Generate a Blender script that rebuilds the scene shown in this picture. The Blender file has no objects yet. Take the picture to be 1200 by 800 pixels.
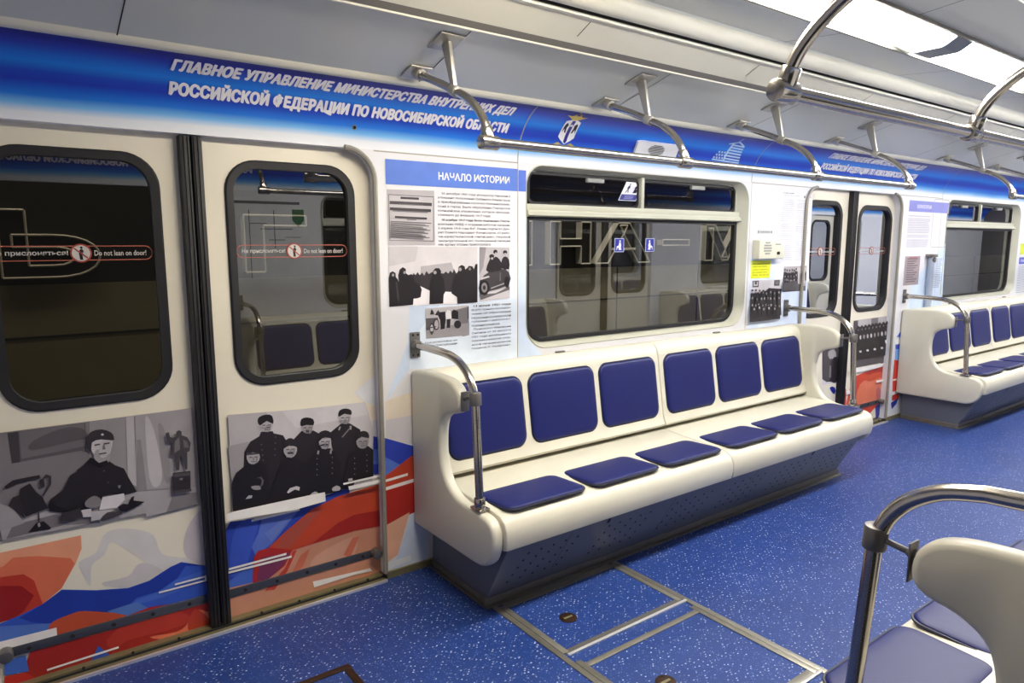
import bpy, bmesh, math, random
from mathutils import Vector, Matrix, Euler
from mathutils.geometry import tessellate_polygon
random.seed(7)
sc = bpy.context.scene
COL = sc.collection
PI = math.pi

# ------------------------------------------------------------------ camera
CAM = Vector((-0.571, -2.6366, 1.4722)); YAW, PITCH, FPX = 0.6372, -0.14395, 808.7
fw = Vector((math.sin(YAW)*math.cos(PITCH), math.cos(YAW)*math.cos(PITCH), math.sin(PITCH)))
rt = Vector((math.cos(YAW), -math.sin(YAW), 0)); up = rt.cross(fw)
cd = bpy.data.cameras.new('camera'); cam = bpy.data.objects.new('camera', cd); COL.objects.link(cam)
cd.sensor_width = 36; cd.lens = FPX/1200*36; cd.clip_start = 0.02; cd.clip_end = 100
M4 = Matrix((rt, up, -fw)).transposed().to_4x4(); M4.translation = CAM; cam.matrix_world = M4
sc.camera = cam

# ------------------------------------------------------------------ world, exposure, lamps
sc.view_settings.view_transform = 'Standard'; sc.view_settings.look = 'None'
sc.view_settings.gamma = 1; sc.view_settings.use_curve_mapping = False
sc.view_settings.exposure = 1.35
sc.cycles.diffuse_bounces = 8; sc.cycles.max_bounces = 16; sc.cycles.transparent_max_bounces = 16
w = bpy.data.worlds.new('world'); sc.world = w; w.use_nodes = True
w.node_tree.nodes['Background'].inputs[0].default_value = (0.62, 0.58, 0.52, 1)
w.node_tree.nodes['Background'].inputs[1].default_value = 0.02
LAMP_POWER = 15.0                  # strength of the ceiling diffusers
LAMP_X0 = 0.22         # the lit part of the ceiling line
STATION_POWER = 48.0
def area(name, loc, sx, sy, power, col=(1, .95, .88), rot=(0, 0, 0)):
    l = bpy.data.lights.new(name, 'AREA'); l.shape = 'RECTANGLE'; l.size = sx; l.size_y = sy; l.energy = power; l.color = col
    o = bpy.data.objects.new(name, l); COL.objects.link(o); o.location = loc; o.rotation_euler = rot
    return o
area('station_light', (2.8, 0.75, 3.1), 8.0, 0.25, STATION_POWER, (1, .9, .72))

# ------------------------------------------------------------------ dimensions
W = 2.48                 # far wall panel plane y=0, near wall panel plane y=-W
BAY = 4.53               # distance between door centres
XA, XB = -1.6, 14.2
DOOR_Y = 0.045
ZT = 1.838               # underside of the printed frieze
FR, FA = 0.25, math.radians(71.3)

# ------------------------------------------------------------------ helpers
def lin(c):
    return tuple(((v/255)/12.92 if v/255 <= .04045 else ((v/255+.055)/1.055)**2.4) for v in c)
def on_plane(u, v, y):
    d = fw + rt*((u-600)/FPX) - up*((v-400)/FPX)
    t = (y-CAM.y)/d.y
    return CAM + d*t
def smooth(pts, n=4, closed=True):
    P = [Vector(p) for p in pts]; out = []
    N = len(P)
    for i in range(N if closed else N-1):
        if closed: a, b, c, d = P[i-1], P[i], P[(i+1) % N], P[(i+2) % N]
        else: a, b, c, d = P[max(i-1, 0)], P[i], P[i+1], P[min(i+2, N-1)]
        for k in range(n):
            t = k/n
            out.append(.5*((2*b)+(-a+c)*t+(2*a-5*b+4*c-d)*t*t+(-a+3*b-3*c+d)*t**3))
    if not closed: out.append(P[-1])
    return out
def arc(cx, cy, r, a0, a1, n=8):
    return [(cx+r*math.cos(a0+(a1-a0)*i/n), cy+r*math.sin(a0+(a1-a0)*i/n)) for i in range(n+1)]
def rrect(x0, x1, y0, y1, r, n=6):
    if not isinstance(r, (tuple, list)): r = (r,)*4      # order: br, tr, tl, bl
    return (arc(x1-r[0], y0+r[0], r[0], -PI/2, 0, n)+arc(x1-r[1], y1-r[1], r[1], 0, PI/2, n)
            + arc(x0+r[2], y1-r[2], r[2], PI/2, PI, n)+arc(x0+r[3], y0+r[3], r[3], PI, 1.5*PI, n))

class MB:
    def __init__(s): s.v = []; s.f = []; s.c = []; s.m = []; s.s = []
    def add(s, vs, fs, col=(1, 1, 1), mi=0, sm=True):
        b = len(s.v); s.v += [tuple(p) for p in vs]
        for f in fs: s.f.append(tuple(i+b for i in f)); s.c.append(col); s.m.append(mi); s.s.append(sm)
        return s
    def box(s, x0, x1, y0, y1, z0, z1, mi=0, col=(1, 1, 1)):
        vs = [(x, y, z) for x in (x0, x1) for y in (y0, y1) for z in (z0, z1)]
        return s.add(vs, [(0, 1, 3, 2), (4, 6, 7, 5), (0, 4, 5, 1), (2, 3, 7, 6), (0, 2, 6, 4), (1, 5, 7, 3)], col, mi)
    def tube(s, path, r, n=12, closed=False, mi=0, col=(1, 1, 1), flat=None):
        P = [Vector(p) for p in path]; N = len(P); rr = r if isinstance(r, (list, tuple)) else [r]*N
        T = []
        for i in range(N):
            a = P[(i-1) % N] if closed else P[max(i-1, 0)]; b = P[(i+1) % N] if closed else P[min(i+1, N-1)]
            T.append((b-a).normalized())
        ref = Vector((0, 0, 1)) if abs(T[0].z) < .9 else Vector((1, 0, 0))
        U = T[0].cross(ref).normalized(); vs = []
        for i in range(N):
            U = (U-T[i]*U.dot(T[i])).normalized(); V = T[i].cross(U)
            for k in range(n):
                a = 2*PI*k/n; vs.append(P[i]+U*(rr[i]*math.cos(a))+V*(rr[i]*math.sin(a)*(flat or 1)))
        fs = []
        for i in range(N if closed else N-1):
            for k in range(n):
                k2 = (k+1) % n; j = (i+1) % N
                fs.append((i*n+k, i*n+k2, j*n+k2, j*n+k))
        if not closed: fs += [tuple(range(n))[::-1], tuple((N-1)*n+k for k in range(n))]
        return s.add(vs, fs, col, mi)
    def cyl(s, a, b, r, n=16, mi=0, r2=None): return s.tube([a, b], [r, r2 if r2 is not None else r], n, mi=mi)
    def prism(s, prof, x0, x1, mi=0, cap=True, close=True):     # profile in (y,z) swept along x
        n = len(prof); vs = [(x0, p[0], p[1]) for p in prof]+[(x1, p[0], p[1]) for p in prof]
        fs = [(i, (i+1) % n, n+(i+1) % n, n+i) for i in range(n if close else n-1)]
        if cap and close: fs += [tuple(range(n))[::-1], tuple(range(n, 2*n))]
        return s.add(vs, fs, mi=mi)
    def poly(s, pts, col=(1, 1, 1), mi=0, face=-1):              # flat polygon, normal towards face*y
        p = [Vector(q) for q in pts]
        tr = tessellate_polygon([p]); fs = []
        for t in tr:
            a, b, c = (p[i] for i in t)
            nn = (b-a).cross(c-a)
            fs.append(t if nn.y*face >= 0 else t[::-1])
        return s.add(p, fs, col, mi, False)
    def ring(s, A, B, mi=0):                                     # band between two equal loops of 3d points
        n = len(A); return s.add(list(A)+list(B), [(i, (i+1) % n, n+(i+1) % n, n+i) for i in range(n)], mi=mi)
    def build(s, name, mats, parent=None, bevel=0, seg=2, angle=40, colors=False, bev_angle=50, kind=None):
        if not isinstance(mats, (list, tuple)): mats = [mats]
        off = Vector(parent_loc(parent))
        me = bpy.data.meshes.new(name)
        me.from_pydata([Vector(p)-off for p in s.v], [], s.f)
        me.polygons.foreach_set('material_index', s.m); me.polygons.foreach_set('use_smooth', s.s)
        if colors:
            at = me.color_attributes.new('print', 'FLOAT_COLOR', 'CORNER')
            for p in me.polygons:
                c = s.c[p.index]
                for li in p.loop_indices: at.data[li].color = (c[0], c[1], c[2], 1)
        for m in mats: me.materials.append(m)
        if bevel or not colors:
            bm = bmesh.new(); bm.from_mesh(me)
            bmesh.ops.recalc_face_normals(bm, faces=bm.faces) if not colors else None
            if bevel:
                es = [e for e in bm.edges if len(e.link_faces) == 2 and e.calc_face_angle(0) > math.radians(bev_angle)]
                bmesh.ops.bevel(bm, geom=es, offset=bevel, segments=seg, affect='EDGES', profile=.5, clamp_overlap=True)
                for f in bm.faces: f.smooth = True
            bm.to_mesh(me); bm.free()
        if any(s.s): me.set_sharp_from_angle(angle=math.radians(angle))
        o = bpy.data.objects.new(name, me); COL.objects.link(o)
        if parent: o.parent = parent
        if kind: o['kind'] = kind
        return o
_loc = {}
def parent_loc(p):
    l = Vector((0, 0, 0))
    while p is not None: l += p.location; p = p.parent
    return l
def tag(o, label, cat, group=None):
    o['label'] = label; o['category'] = cat
    if group: o['group'] = group
    return o
def thing(name, label, cat, loc=(0, 0, 0), group=None):
    o = bpy.data.objects.new(name, None); COL.objects.link(o); o.location = loc; o.empty_display_size = .1
    return tag(o, label, cat, group)
def dup(o, loc=None, rz=None, label=None, parent=None):
    c = o.copy(); COL.objects.link(c)
    if parent: c.parent = parent
    if loc is not None: c.location = loc
    if rz is not None: c.rotation_euler = (0, 0, rz)
    if label: c['label'] = label
    for ch in list(o.children): dup(ch, parent=c)
    return c
def curve_mesh(loops, ext=0.0):
    cu = bpy.data.curves.new('tmp', 'CURVE'); cu.dimensions = '2D'; cu.fill_mode = 'BOTH'; cu.extrude = ext
    for L in loops:
        sp = cu.splines.new('POLY'); sp.points.add(len(L)-1); sp.use_cyclic_u = True
        for i, p in enumerate(L): sp.points[i].co = (p[0], p[1], 0, 1)
    return _to_mesh(cu)
def _to_mesh(cu):
    o = bpy.data.objects.new('tmp', cu); COL.objects.link(o)
    dg = bpy.context.evaluated_depsgraph_get(); dg.update()
    me = bpy.data.meshes.new_from_object(o.evaluated_get(dg))
    vs = [v.co.copy() for v in me.vertices]; fs = [tuple(p.vertices) for p in me.polygons]
    bpy.data.objects.remove(o); bpy.data.curves.remove(cu); bpy.data.meshes.remove(me)
    return vs, fs
def plate(mb, outer, holes, y0, y1, mi=0):
    vs, fs = curve_mesh([outer]+holes, (y1-y0)/2); ym = (y0+y1)/2
    mb.add([(v.x, ym-v.z, v.y) for v in vs], fs, mi=mi, sm=False); return mb
def text_geo(s, bold=0.0, shear=0.0, space=1.0, ext=0.0, align='LEFT', fill=True, bev=0):
    cu = bpy.data.curves.new('tmp', 'FONT'); cu.body = s; cu.offset = bold; cu.shear = shear; cu.space_character = space
    cu.extrude = ext; cu.align_x = align; cu.fill_mode = 'BOTH' if fill else 'NONE'; cu.resolution_u = 2
    if bev: cu.bevel_depth = bev; cu.bevel_resolution = 0
    return _to_mesh(cu)
def text_fit(s, x0, x1, z0, z1, **k):                # mesh of s scaled into the box: list of (x,z,depth), faces
    vs, fs = text_geo(s, **k)
    ax = min(v.x for v in vs); bx = max(v.x for v in vs); ay = min(v.y for v in vs); by = max(v.y for v in vs)
    return [(x0+(v.x-ax)/(bx-ax)*(x1-x0), z0+(v.y-ay)/(by-ay)*(z1-z0), v.z) for v in vs], fs
def wall_text(mb, s, x0, x1, z0, z1, y, col, face=-1, **k):
    vs, fs = text_fit(s, x0, x1, z0, z1, **k)
    mb.add([(x, y, z) for x, z, d in vs], fs, col, sm=False)
def frieze(x, t, off=0.0, side=0):                    # point on the curved printed band
    a = t*FA
    y, z = (-FR*(1-math.cos(a)), ZT+FR*math.sin(a)) if t >= 0 else (0, ZT+t*FA*FR)
    y -= off*math.cos(a); z -= off*math.sin(a)
    return (x, y, z) if side == 0 else (x, -W-y, z)

# ------------------------------------------------------------------ materials
def mat(name, rgb, rough=.5, metal=0.0, noise=0.0, nscale=30, bump=0.0, coat=0.0, spec=.5):
    m = bpy.data.materials.new(name); m.use_nodes = True; nt = m.node_tree; b = nt.nodes['Principled BSDF']
    c = lin(rgb)+(1,)
    b.inputs['Base Color'].default_value = c; b.inputs['Roughness'].default_value = rough; b.inputs['Metallic'].default_value = metal
    b.inputs['Coat Weight'].default_value = coat; b.inputs['Specular IOR Level'].default_value = spec
    if noise or bump:
        tc = nt.nodes.new('ShaderNodeTexCoord'); n = nt.nodes.new('ShaderNodeTexNoise')
        n.inputs['Scale'].default_value = nscale; n.inputs['Detail'].default_value = 5
        nt.links.new(tc.outputs['Object'], n.inputs['Vector'])
        if noise:
            mx = nt.nodes.new('ShaderNodeMix'); mx.data_type = 'RGBA'
            mx.inputs[6].default_value = tuple(v*(1-noise) for v in c[:3])+(1,); mx.inputs[7].default_value = tuple(min(1, v*(1+noise)) for v in c[:3])+(1,)
            nt.links.new(n.outputs['Fac'], mx.inputs[0]); nt.links.new(mx.outputs[2], b.inputs['Base Color'])
        if bump:
            bp = nt.nodes.new('ShaderNodeBump'); bp.inputs['Strength'].default_value = bump; bp.inputs['Distance'].default_value = .002
            nt.links.new(n.outputs['Fac'], bp.inputs['Height']); nt.links.new(bp.outputs['Normal'], b.inputs['Normal'])
    return m
M = dict(
    cream=mat('cream_plastic', (202, 198, 182), .38, noise=.03, nscale=8),
    door=mat('door_paint', (226, 219, 202), .35, noise=.02, nscale=5),
    panel=mat('wall_laminate', (220, 220, 225), .4, noise=.015, nscale=6),
    frame=mat('window_frame_paint', (190, 190, 174), .4, noise=.03, nscale=10),
    rubber=mat('black_rubber', (22, 21, 25), .55, noise=.2, nscale=40),
    navy=mat('navy_vinyl', (18, 25, 88), .45, noise=.05, nscale=18, bump=.05, spec=.35),
    piping=mat('dark_piping', (24, 26, 48), .45, noise=.1),
    base=mat('bench_base_metal', (96, 100, 112), .42, metal=.0, noise=.08, nscale=12),
    hole=mat('dark_hole', (14, 14, 18), .9),
    toe=mat('toe_strip_metal', (112, 108, 102), .45, metal=.5, noise=.15, nscale=25),
    steel=mat('brushed_steel', (182, 176, 168), .2, metal=1, noise=.08, nscale=60),
    dark=mat('worn_dark_metal', (118, 115, 112), .42, metal=.7, noise=.15, nscale=30),
    alu=mat('aluminium_strip', (150, 146, 134), .38, metal=.7, noise=.15, nscale=30),
    bright=mat('bright_aluminium', (225, 225, 225), .3, metal=.6, noise=.05),
    brass=mat('worn_threshold', (132, 124, 92), .45, metal=.45, noise=.25, nscale=30),
    ceil=mat('ceiling_paint', (206, 208, 204), .30, noise=.03, nscale=3),
    beam=mat('ceiling_beam_paint', (222, 219, 205), .4, noise=.03, nscale=4),
    gap=mat('dark_gap', (30, 30, 32), .8),
    step=mat('grey_channel', (96, 93, 90), .5, noise=.05),
    hanger=mat('cast_hanger_metal', (172, 169, 162), .38, metal=.75, noise=.1, nscale=30),
    jamb=mat('grey_jamb_trim', (156, 151, 140), .38, metal=.3, noise=.1),
    kick=mat('grey_kick_bar', (84, 86, 96), .4, metal=.5, noise=.12, nscale=25),
    intercom=mat('intercom_plastic', (216, 214, 196), .45, noise=.02),
    greyplastic=mat('grey_plastic', (150, 152, 150), .5, noise=.05),
    lampmetal=mat('lamp_grey_metal', (128, 134, 138), .45, metal=.2, noise=.05),
    white=mat('white_letters', (232, 230, 236), .5),
    lock=mat('bronze_lock', (70, 52, 40), .4, metal=.7, noise=.2),
    pipe=mat('pale_pipe_paint', (160, 170, 190), .35, noise=.05),
    track=mat('track_wall_stone', (128, 122, 100), .5, noise=.25, nscale=4),
    trackdark=mat('track_wall_dark', (22, 21, 22), .6, noise=.3, nscale=6),
    ledge=mat('letter_rim', (215, 210, 200), .45, metal=.3),
    letter=mat('letter_face', (30, 26, 28), .4),
)
def print_mat():
    m = bpy.data.materials.new('printed_vinyl'); m.use_nodes = True; nt = m.node_tree; b = nt.nodes['Principled BSDF']
    at = nt.nodes.new('ShaderNodeAttribute'); at.attribute_name = 'print'
    n = nt.nodes.new('ShaderNodeTexNoise'); n.inputs['Scale'].default_value = 9; n.inputs['Detail'].default_value = 6
    tc = nt.nodes.new('ShaderNodeTexCoord'); nt.links.new(tc.outputs['Object'], n.inputs['Vector'])
    mr = nt.nodes.new('ShaderNodeMapRange'); mr.inputs[1].default_value = .25; mr.inputs[2].default_value = .75
    mr.inputs[3].default_value = .90; mr.inputs[4].default_value = 1.08; nt.links.new(n.outputs['Fac'], mr.inputs[0])
    mx = nt.nodes.new('ShaderNodeVectorMath'); mx.operation = 'SCALE'
    nt.links.new(at.outputs['Color'], mx.inputs[0]); nt.links.new(mr.outputs[0], mx.inputs['Scale'])
    nt.links.new(mx.outputs[0], b.inputs['Base Color']); b.inputs['Roughness'].default_value = .38
    return m
M['print'] = print_mat()
def frieze_mat():
    m = bpy.data.materials.new('frieze_print'); m.use_nodes = True; nt = m.node_tree; b = nt.nodes['Principled BSDF']
    uv = nt.nodes.new('ShaderNodeUVMap'); uv.uv_map = 'uv'; sp = nt.nodes.new('ShaderNodeSeparateXYZ'); nt.links.new(uv.outputs[0], sp.inputs[0])
    n = nt.nodes.new('ShaderNodeTexNoise'); n.inputs['Scale'].default_value = 1.2; nt.links.new(uv.outputs[0], n.inputs['Vector'])
    ad = nt.nodes.new('ShaderNodeMath'); ad.operation = 'MULTIPLY_ADD'; ad.inputs[1].default_value = .10; ad.inputs[2].default_value = -.05
    nt.links.new(n.outputs['Fac'], ad.inputs[0])
    a2 = nt.nodes.new('ShaderNodeMath'); a2.operation = 'ADD'; nt.links.new(sp.outputs['Y'], a2.inputs[0]); nt.links.new(ad.outputs[0], a2.inputs[1])
    r = nt.nodes.new('ShaderNodeValToRGB'); nt.links.new(a2.outputs[0], r.inputs[0])
    stops = [(0, (232, 234, 240)), (.09, (226, 231, 240)), (.17, (120, 185, 240)), (.255, (34, 120, 222)), (.33, (26, 92, 204)), (.40, (34, 58, 180)), (.48, (34, 72, 190)),
             (.58, (30, 124, 224)), (.66, (32, 104, 212)), (.78, (38, 58, 176)), (.88, (36, 42, 150)), (1, (34, 36, 134))]
    el = r.color_ramp.elements
    el[0].position = stops[0][0]; el[0].color = lin(stops[0][1])+(1,); el[1].position = 1; el[1].color = lin(stops[-1][1])+(1,)
    for p, c in stops[1:-1]:
        e = el.new(p); e.color = lin(c)+(1,)
    nt.links.new(r.outputs[0], b.inputs['Base Color']); b.inputs['Roughness'].default_value = .36
    return m
M['frieze'] = frieze_mat()
def floor_mat():
    m = bpy.data.materials.new('speckled_linoleum'); m.use_nodes = True; nt = m.node_tree; b = nt.nodes['Principled BSDF']
    tc = nt.nodes.new('ShaderNodeTexCoord')
    n = nt.nodes.new('ShaderNodeTexNoise'); n.inputs['Scale'].default_value = 2.5; n.inputs['Detail'].default_value = 6
    nt.links.new(tc.outputs['Object'], n.inputs['Vector'])
    base = nt.nodes.new('ShaderNodeMix'); base.data_type = 'RGBA'
    base.inputs[6].default_value = lin((22, 46, 104))+(1,); base.inputs[7].default_value = lin((32, 62, 130))+(1,)
    nt.links.new(n.outputs['Fac'], base.inputs[0]); cur = base.outputs[2]
    for scale, thr, dens, col, sq in ((58, .19, .30, (206, 212, 240), (1, 1.5, 1)), (95, .22, .32, (104, 128, 200), (1.4, 1, 1)), (70, .16, .25, (24, 34, 100), (1, 1.3, 1))):
        mp = nt.nodes.new('ShaderNodeMapping'); mp.inputs['Scale'].default_value = sq; mp.inputs['Rotation'].default_value = (0, 0, scale*.01)
        nt.links.new(tc.outputs['Object'], mp.inputs['Vector'])
        v = nt.nodes.new('ShaderNodeTexVoronoi'); v.inputs['Scale'].default_value = scale; v.voronoi_dimensions = '2D'; nt.links.new(mp.outputs[0], v.inputs['Vector'])
        a = nt.nodes.new('ShaderNodeMath'); a.operation = 'LESS_THAN'; a.inputs[1].default_value = thr; nt.links.new(v.outputs['Distance'], a.inputs[0])
        s = nt.nodes.new('ShaderNodeSeparateColor'); nt.links.new(v.outputs['Color'], s.inputs[0])
        g = nt.nodes.new('ShaderNodeMath'); g.operation = 'LESS_THAN'; g.inputs[1].default_value = dens; nt.links.new(s.outputs[0], g.inputs[0])
        k = nt.nodes.new('ShaderNodeMath'); k.operation = 'MULTIPLY'; nt.links.new(a.outputs[0], k.inputs[0]); nt.links.new(g.outputs[0], k.inputs[1])
        k2 = nt.nodes.new('ShaderNodeMath'); k2.operation = 'MULTIPLY'; nt.links.new(k.outputs[0], k2.inputs[0]); nt.links.new(s.outputs[1], k2.inputs[1])
        mx = nt.nodes.new('ShaderNodeMix'); mx.data_type = 'RGBA'; mx.inputs[7].default_value = lin(col)+(1,)
        nt.links.new(k2.outputs[0], mx.inputs[0]); nt.links.new(cur, mx.inputs[6]); cur = mx.outputs[2]
    nt.links.new(cur, b.inputs['Base Color']); b.inputs['Roughness'].default_value = .42
    return m
M['floor'] = floor_mat()
def glass_mat(name, tint, ior, gl=(.95, .97, 1)):
    m = bpy.data.materials.new(name); m.use_nodes = True; nt = m.node_tree; nt.nodes.clear()
    out = nt.nodes.new('ShaderNodeOutputMaterial'); t = nt.nodes.new('ShaderNodeBsdfTransparent'); t.inputs[0].default_value = tint+(1,)
    g = nt.nodes.new('ShaderNodeBsdfGlossy'); g.inputs['Roughness'].default_value = .0; g.inputs[0].default_value = gl+(1,)
    f = nt.nodes.new('ShaderNodeFresnel'); f.inputs[0].default_value = ior
    mx = nt.nodes.new('ShaderNodeMixShader'); nt.links.new(f.outputs[0], mx.inputs[0]); nt.links.new(t.outputs[0], mx.inputs[1]); nt.links.new(g.outputs[0], mx.inputs[2])
    nt.links.new(mx.outputs[0], out.inputs[0]); return m
M['glass'] = glass_mat('window_glass', (.60, .62, .60), 2.3)
M['glassdark'] = glass_mat('door_glass', (.26, .25, .22), 2.1)
M['glassfar'] = glass_mat('far_door_glass', (.30, .29, .26), 1.45, (.55, .57, .6))
M['glasstop'] = glass_mat('vent_glass', (.2, .2, .24), 1.22, (.45, .45, .5))
def emit(name, col, s):
    m = bpy.data.materials.new(name); m.use_nodes = True; b = m.node_tree.nodes['Principled BSDF']
    b.inputs['Base Color'].default_value = (.9, .9, .9, 1); b.inputs['Emission Color'].default_value = col+(1,); b.inputs['Emission Strength'].default_value = s
    return m
M['lampwarm'] = emit('lamp_diffuser_warm', (1.0, .90, .72), LAMP_POWER*1.75)
M['lamp'] = emit('lamp_diffuser', (1.0, .97, .92), LAMP_POWER)

# ================================================================== SETTING
# ---- floor
mb = MB(); mb.box(XA, XB, -W-.045, .045, -.06, 0); mb.build('floor', M['floor'], kind='structure')

# ---- ceiling (symmetric profile swept along the car)
cove = [(.168, 2.077), (.30, 2.112), (.44, 2.152), (.57, 2.186)]
def mir(p): return [(W-q[0], q[1]) for q in p][::-1]
segs = [(cove, 0), ([(.57, 2.186), (.573, 2.178), (.584, 2.177), (.588, 2.182)], 1), ([(.588, 2.182), (.606, 2.199)], 2),
        ([(.606, 2.199), (.64, 2.214), (.715, 2.250)], 1), ([(.715, 2.250), (.722, 2.248), (.734, 2.252), (.735, 2.262)], 1), ([(.735, 2.262), (.728, 2.285)], 3)]
mb = MB()
def sweep(prof, mi):
    mb.prism([(-d, z) for d, z in prof], XA, XB, mi=mi, close=False)
segs.append(([(.775+.046*math.cos(a), 2.306+.046*math.sin(a)) for a in [math.radians(195+175*i/14) for i in range(15)]], 1))
segs.append(([(.8205, 2.312), (.8225, 2.322), (.97, 2.308), (1.132, 2.294)], 0))
for p, mi in segs:
    sweep(p, mi); sweep(mir(p), mi)
sweep([(1.132, 2.294), (1.132, 2.34), (W-1.132, 2.34), (W-1.132, 2.294)], 0)
# seams between ceiling panels
for x in [XA+.35+1.02*i for i in range(16)]:
    for sgn in (0, 1):
        for (a, b) in (((.19, 2.081), (.56, 2.182)), ((.83, 2.320), (1.125, 2.294)), ((.642, 2.2145), (.712, 2.248))):
            o = .0 if a[0] < .5 else .41
            p = [(-a[0], a[1]), (-b[0], b[1])]
            if sgn: p = [(-W+a[0], a[1]), (-W+b[0], b[1])]
            mb.add([(x+o, p[0][0], p[0][1]-.0012), (x+o+.004, p[0][0], p[0][1]-.0012), (x+o+.004, p[1][0], p[1][1]-.0012), (x+o, p[1][0], p[1][1]-.0012)], [(0, 1, 2, 3)], mi=3)
mb.build('ceiling', [M['ceil'], M['beam'], M['step'], M['gap']], kind='structure')

# ---- printed frieze bands (trim) on both sides
def frieze_band(side, name):
    n = 28; vs = []; fs = []; uv = []
    for x in (XA, XB):
        for i in range(n+1):
            vs.append(frieze(x, i/n, 0, side))
    for i in range(n): fs.append((i, i+1, n+1+i+1, n+1+i))
    k = len(vs)
    # outward lip under the band and the backing
    vs += [frieze(x, 0, 0, side) for x in (XA, XB)]+[(x, (.06 if side == 0 else -W-.06), ZT) for x in (XA, XB)]
    fs.append((k, k+1, k+3, k+2))
    me = bpy.data.meshes.new(name); me.from_pydata(vs, [], fs); u = me.uv_layers.new(name='uv')
    for p in me.polygons:
        p.use_smooth = len(p.vertices) == 4 and p.index < n
        for li in p.loop_indices:
            vi = me.loops[li].vertex_index
            u.data[li].uv = (vs[vi][0], ((vi % (n+1))/n if vi < k else 0))
    me.materials.append(M['frieze']); o = bpy.data.objects.new(name, me); COL.objects.link(o); o['kind'] = 'structure'
    return o
frieze_band(0, 'trim_1'); frieze_band(1, 'trim_2')
# cream moulding and dark joint where the band meets the ceiling
mb = MB(); mb.prism([(-.150, 2.066), (-.168, 2.064), (-.186, 2.070), (-.196, 2.086), (-.17, 2.09)], XA, XB)
mb.build('trim_3', M['beam'], kind='structure')
mb = MB(); mb.prism([(-W+.150, 2.066), (-W+.168, 2.064), (-W+.186, 2.070), (-W+.196, 2.086), (-W+.17, 2.09)], XA, XB)
mb.build('trim_4', M['beam'], kind='structure')
mb = MB()
x = XA
while x < XB:
    L = random.uniform(.35, .62)
    a = frieze(x, .955, .003); b = frieze(x, .99, .003)
    mb.add([a, (x+L, a[1], a[2]), (x+L, b[1], b[2]), b], [(0, 1, 2, 3)], mi=0); x += L+.02
a = frieze(XA, .985, .0035); b = frieze(XA, 1.02, .0035)
mb.add([a, (XB, a[1], a[2]), (XB, b[1], b[2]), b], [(0, 1, 2, 3)], mi=1)
mb.build('trim_5', [M['white'], M['gap']], kind='structure')

# ---- wall panels
def panel_outline(xl, xr, fl=True, fr=True, z0=.02):
    r = .125
    pts = [(xl, z0), (xr, z0)]
    pts += ([(xr, ZT-r)]+[(xr+r-r*math.cos(a), ZT-r+r*math.sin(a)) for a in [PI/2*i/8 for i in range(1, 9)]]) if fr else [(xr, ZT)]
    pts += ([(xl-r+r*math.cos(a), ZT-r+r*math.sin(a)) for a in [PI/2*i/8 for i in range(8, 0, -1)]]+[(xl, ZT-r)]) if fl else [(xl, ZT)]
    return pts
HOLES = {0: (1.462, 3.215), 1: (6.06, 7.78), 2: (10.52, 12.28)}
HZ0, HZ1 = .945, 1.834
def hole(k, side=0):
    x0, x1 = HOLES[k]; return rrect(x0, x1, HZ0, HZ1, (.13, .12, .10, .13), 8)
def wall(side):
    ya, yb = (0, .05) if side == 0 else (-W-.05, -W)
    mb = MB()
    plate(mb, panel_outline(.685, BAY-.685), [hole(0)], ya, yb)
    plate(mb, panel_outline(BAY+.685, 2*BAY-.685), [hole(1)], ya, yb)
    plate(mb, panel_outline(XA, -.685, fl=False), [], ya, yb)
    plate(mb, panel_outline(2*BAY+.685, XB, fr=False), [hole(2)], ya, yb)
    # joints between panel sheets
    if side == 0:
        for xs in (1.412, 3.232, BAY+1.42):
            mb.add([(xs, -.0008, .9), (xs+.004, -.0008, .9), (xs+.004, -.0008, ZT), (xs, -.0008, ZT)], [(0, 1, 2, 3)], mi=1)
        for xa, xb in ((.685, 1.412), (3.232, BAY-.62), (BAY+.62, BAY+1.42)):
            mb.add([(xa, -.0008, ZT-.006), (xb, -.0008, ZT-.006), (xb, -.0008, ZT-.001), (xa, -.0008, ZT-.001)], [(0, 1, 2, 3)], mi=1)
    return mb.build('wall_left' if side == 0 else 'wall_right', [M['panel'], M['jamb']], kind='structure', angle=30)
wall(0); wall(1)
mb = MB(); mb.box(XB, XB+.05, -W-.1, .1, 0, 2.4); mb.build('wall_front', M['step'], kind='structure')
mb = MB(); mb.box(XA-.05, XA, -W-.1, .1, 0, 2.4); mb.build('wall_back', M['panel'], kind='structure')
# backing above the doors, so the door heads do not open to the dark
mb = MB(); mb.box(XA, XB, .085, .11, ZT, 2.35); mb.box(XA, XB, -W-.11, -W-.085, ZT, 2.35); mb.build('trim_6', M['step'], kind='structure')

# ---- grey jamb trims round the door openings
def jamb(name, xe, sgn, side=0):
    yf = -.010 if side == 0 else -W+.010
    r = .125
    path = [(xe, yf, .03), (xe, yf, ZT-r-.2), (xe, yf, ZT-r)]+[(xe+sgn*(r-r*math.cos(a)), yf, ZT-r+r*math.sin(a)) for a in [PI/2*i/8 for i in range(1, 9)]]
    mb = MB(); mb.tube(path, .011, 8); mb.build(name, M['jamb'], kind='structure')
jamb('trim_7', .683, -1); jamb('trim_8', BAY-.683, 1); jamb('trim_9', BAY+.683, -1); jamb('trim_10', 2*BAY-.683, 1)
jamb('trim_11', .683, -1, 1); jamb('trim_12', BAY-.683, 1, 1)

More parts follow.
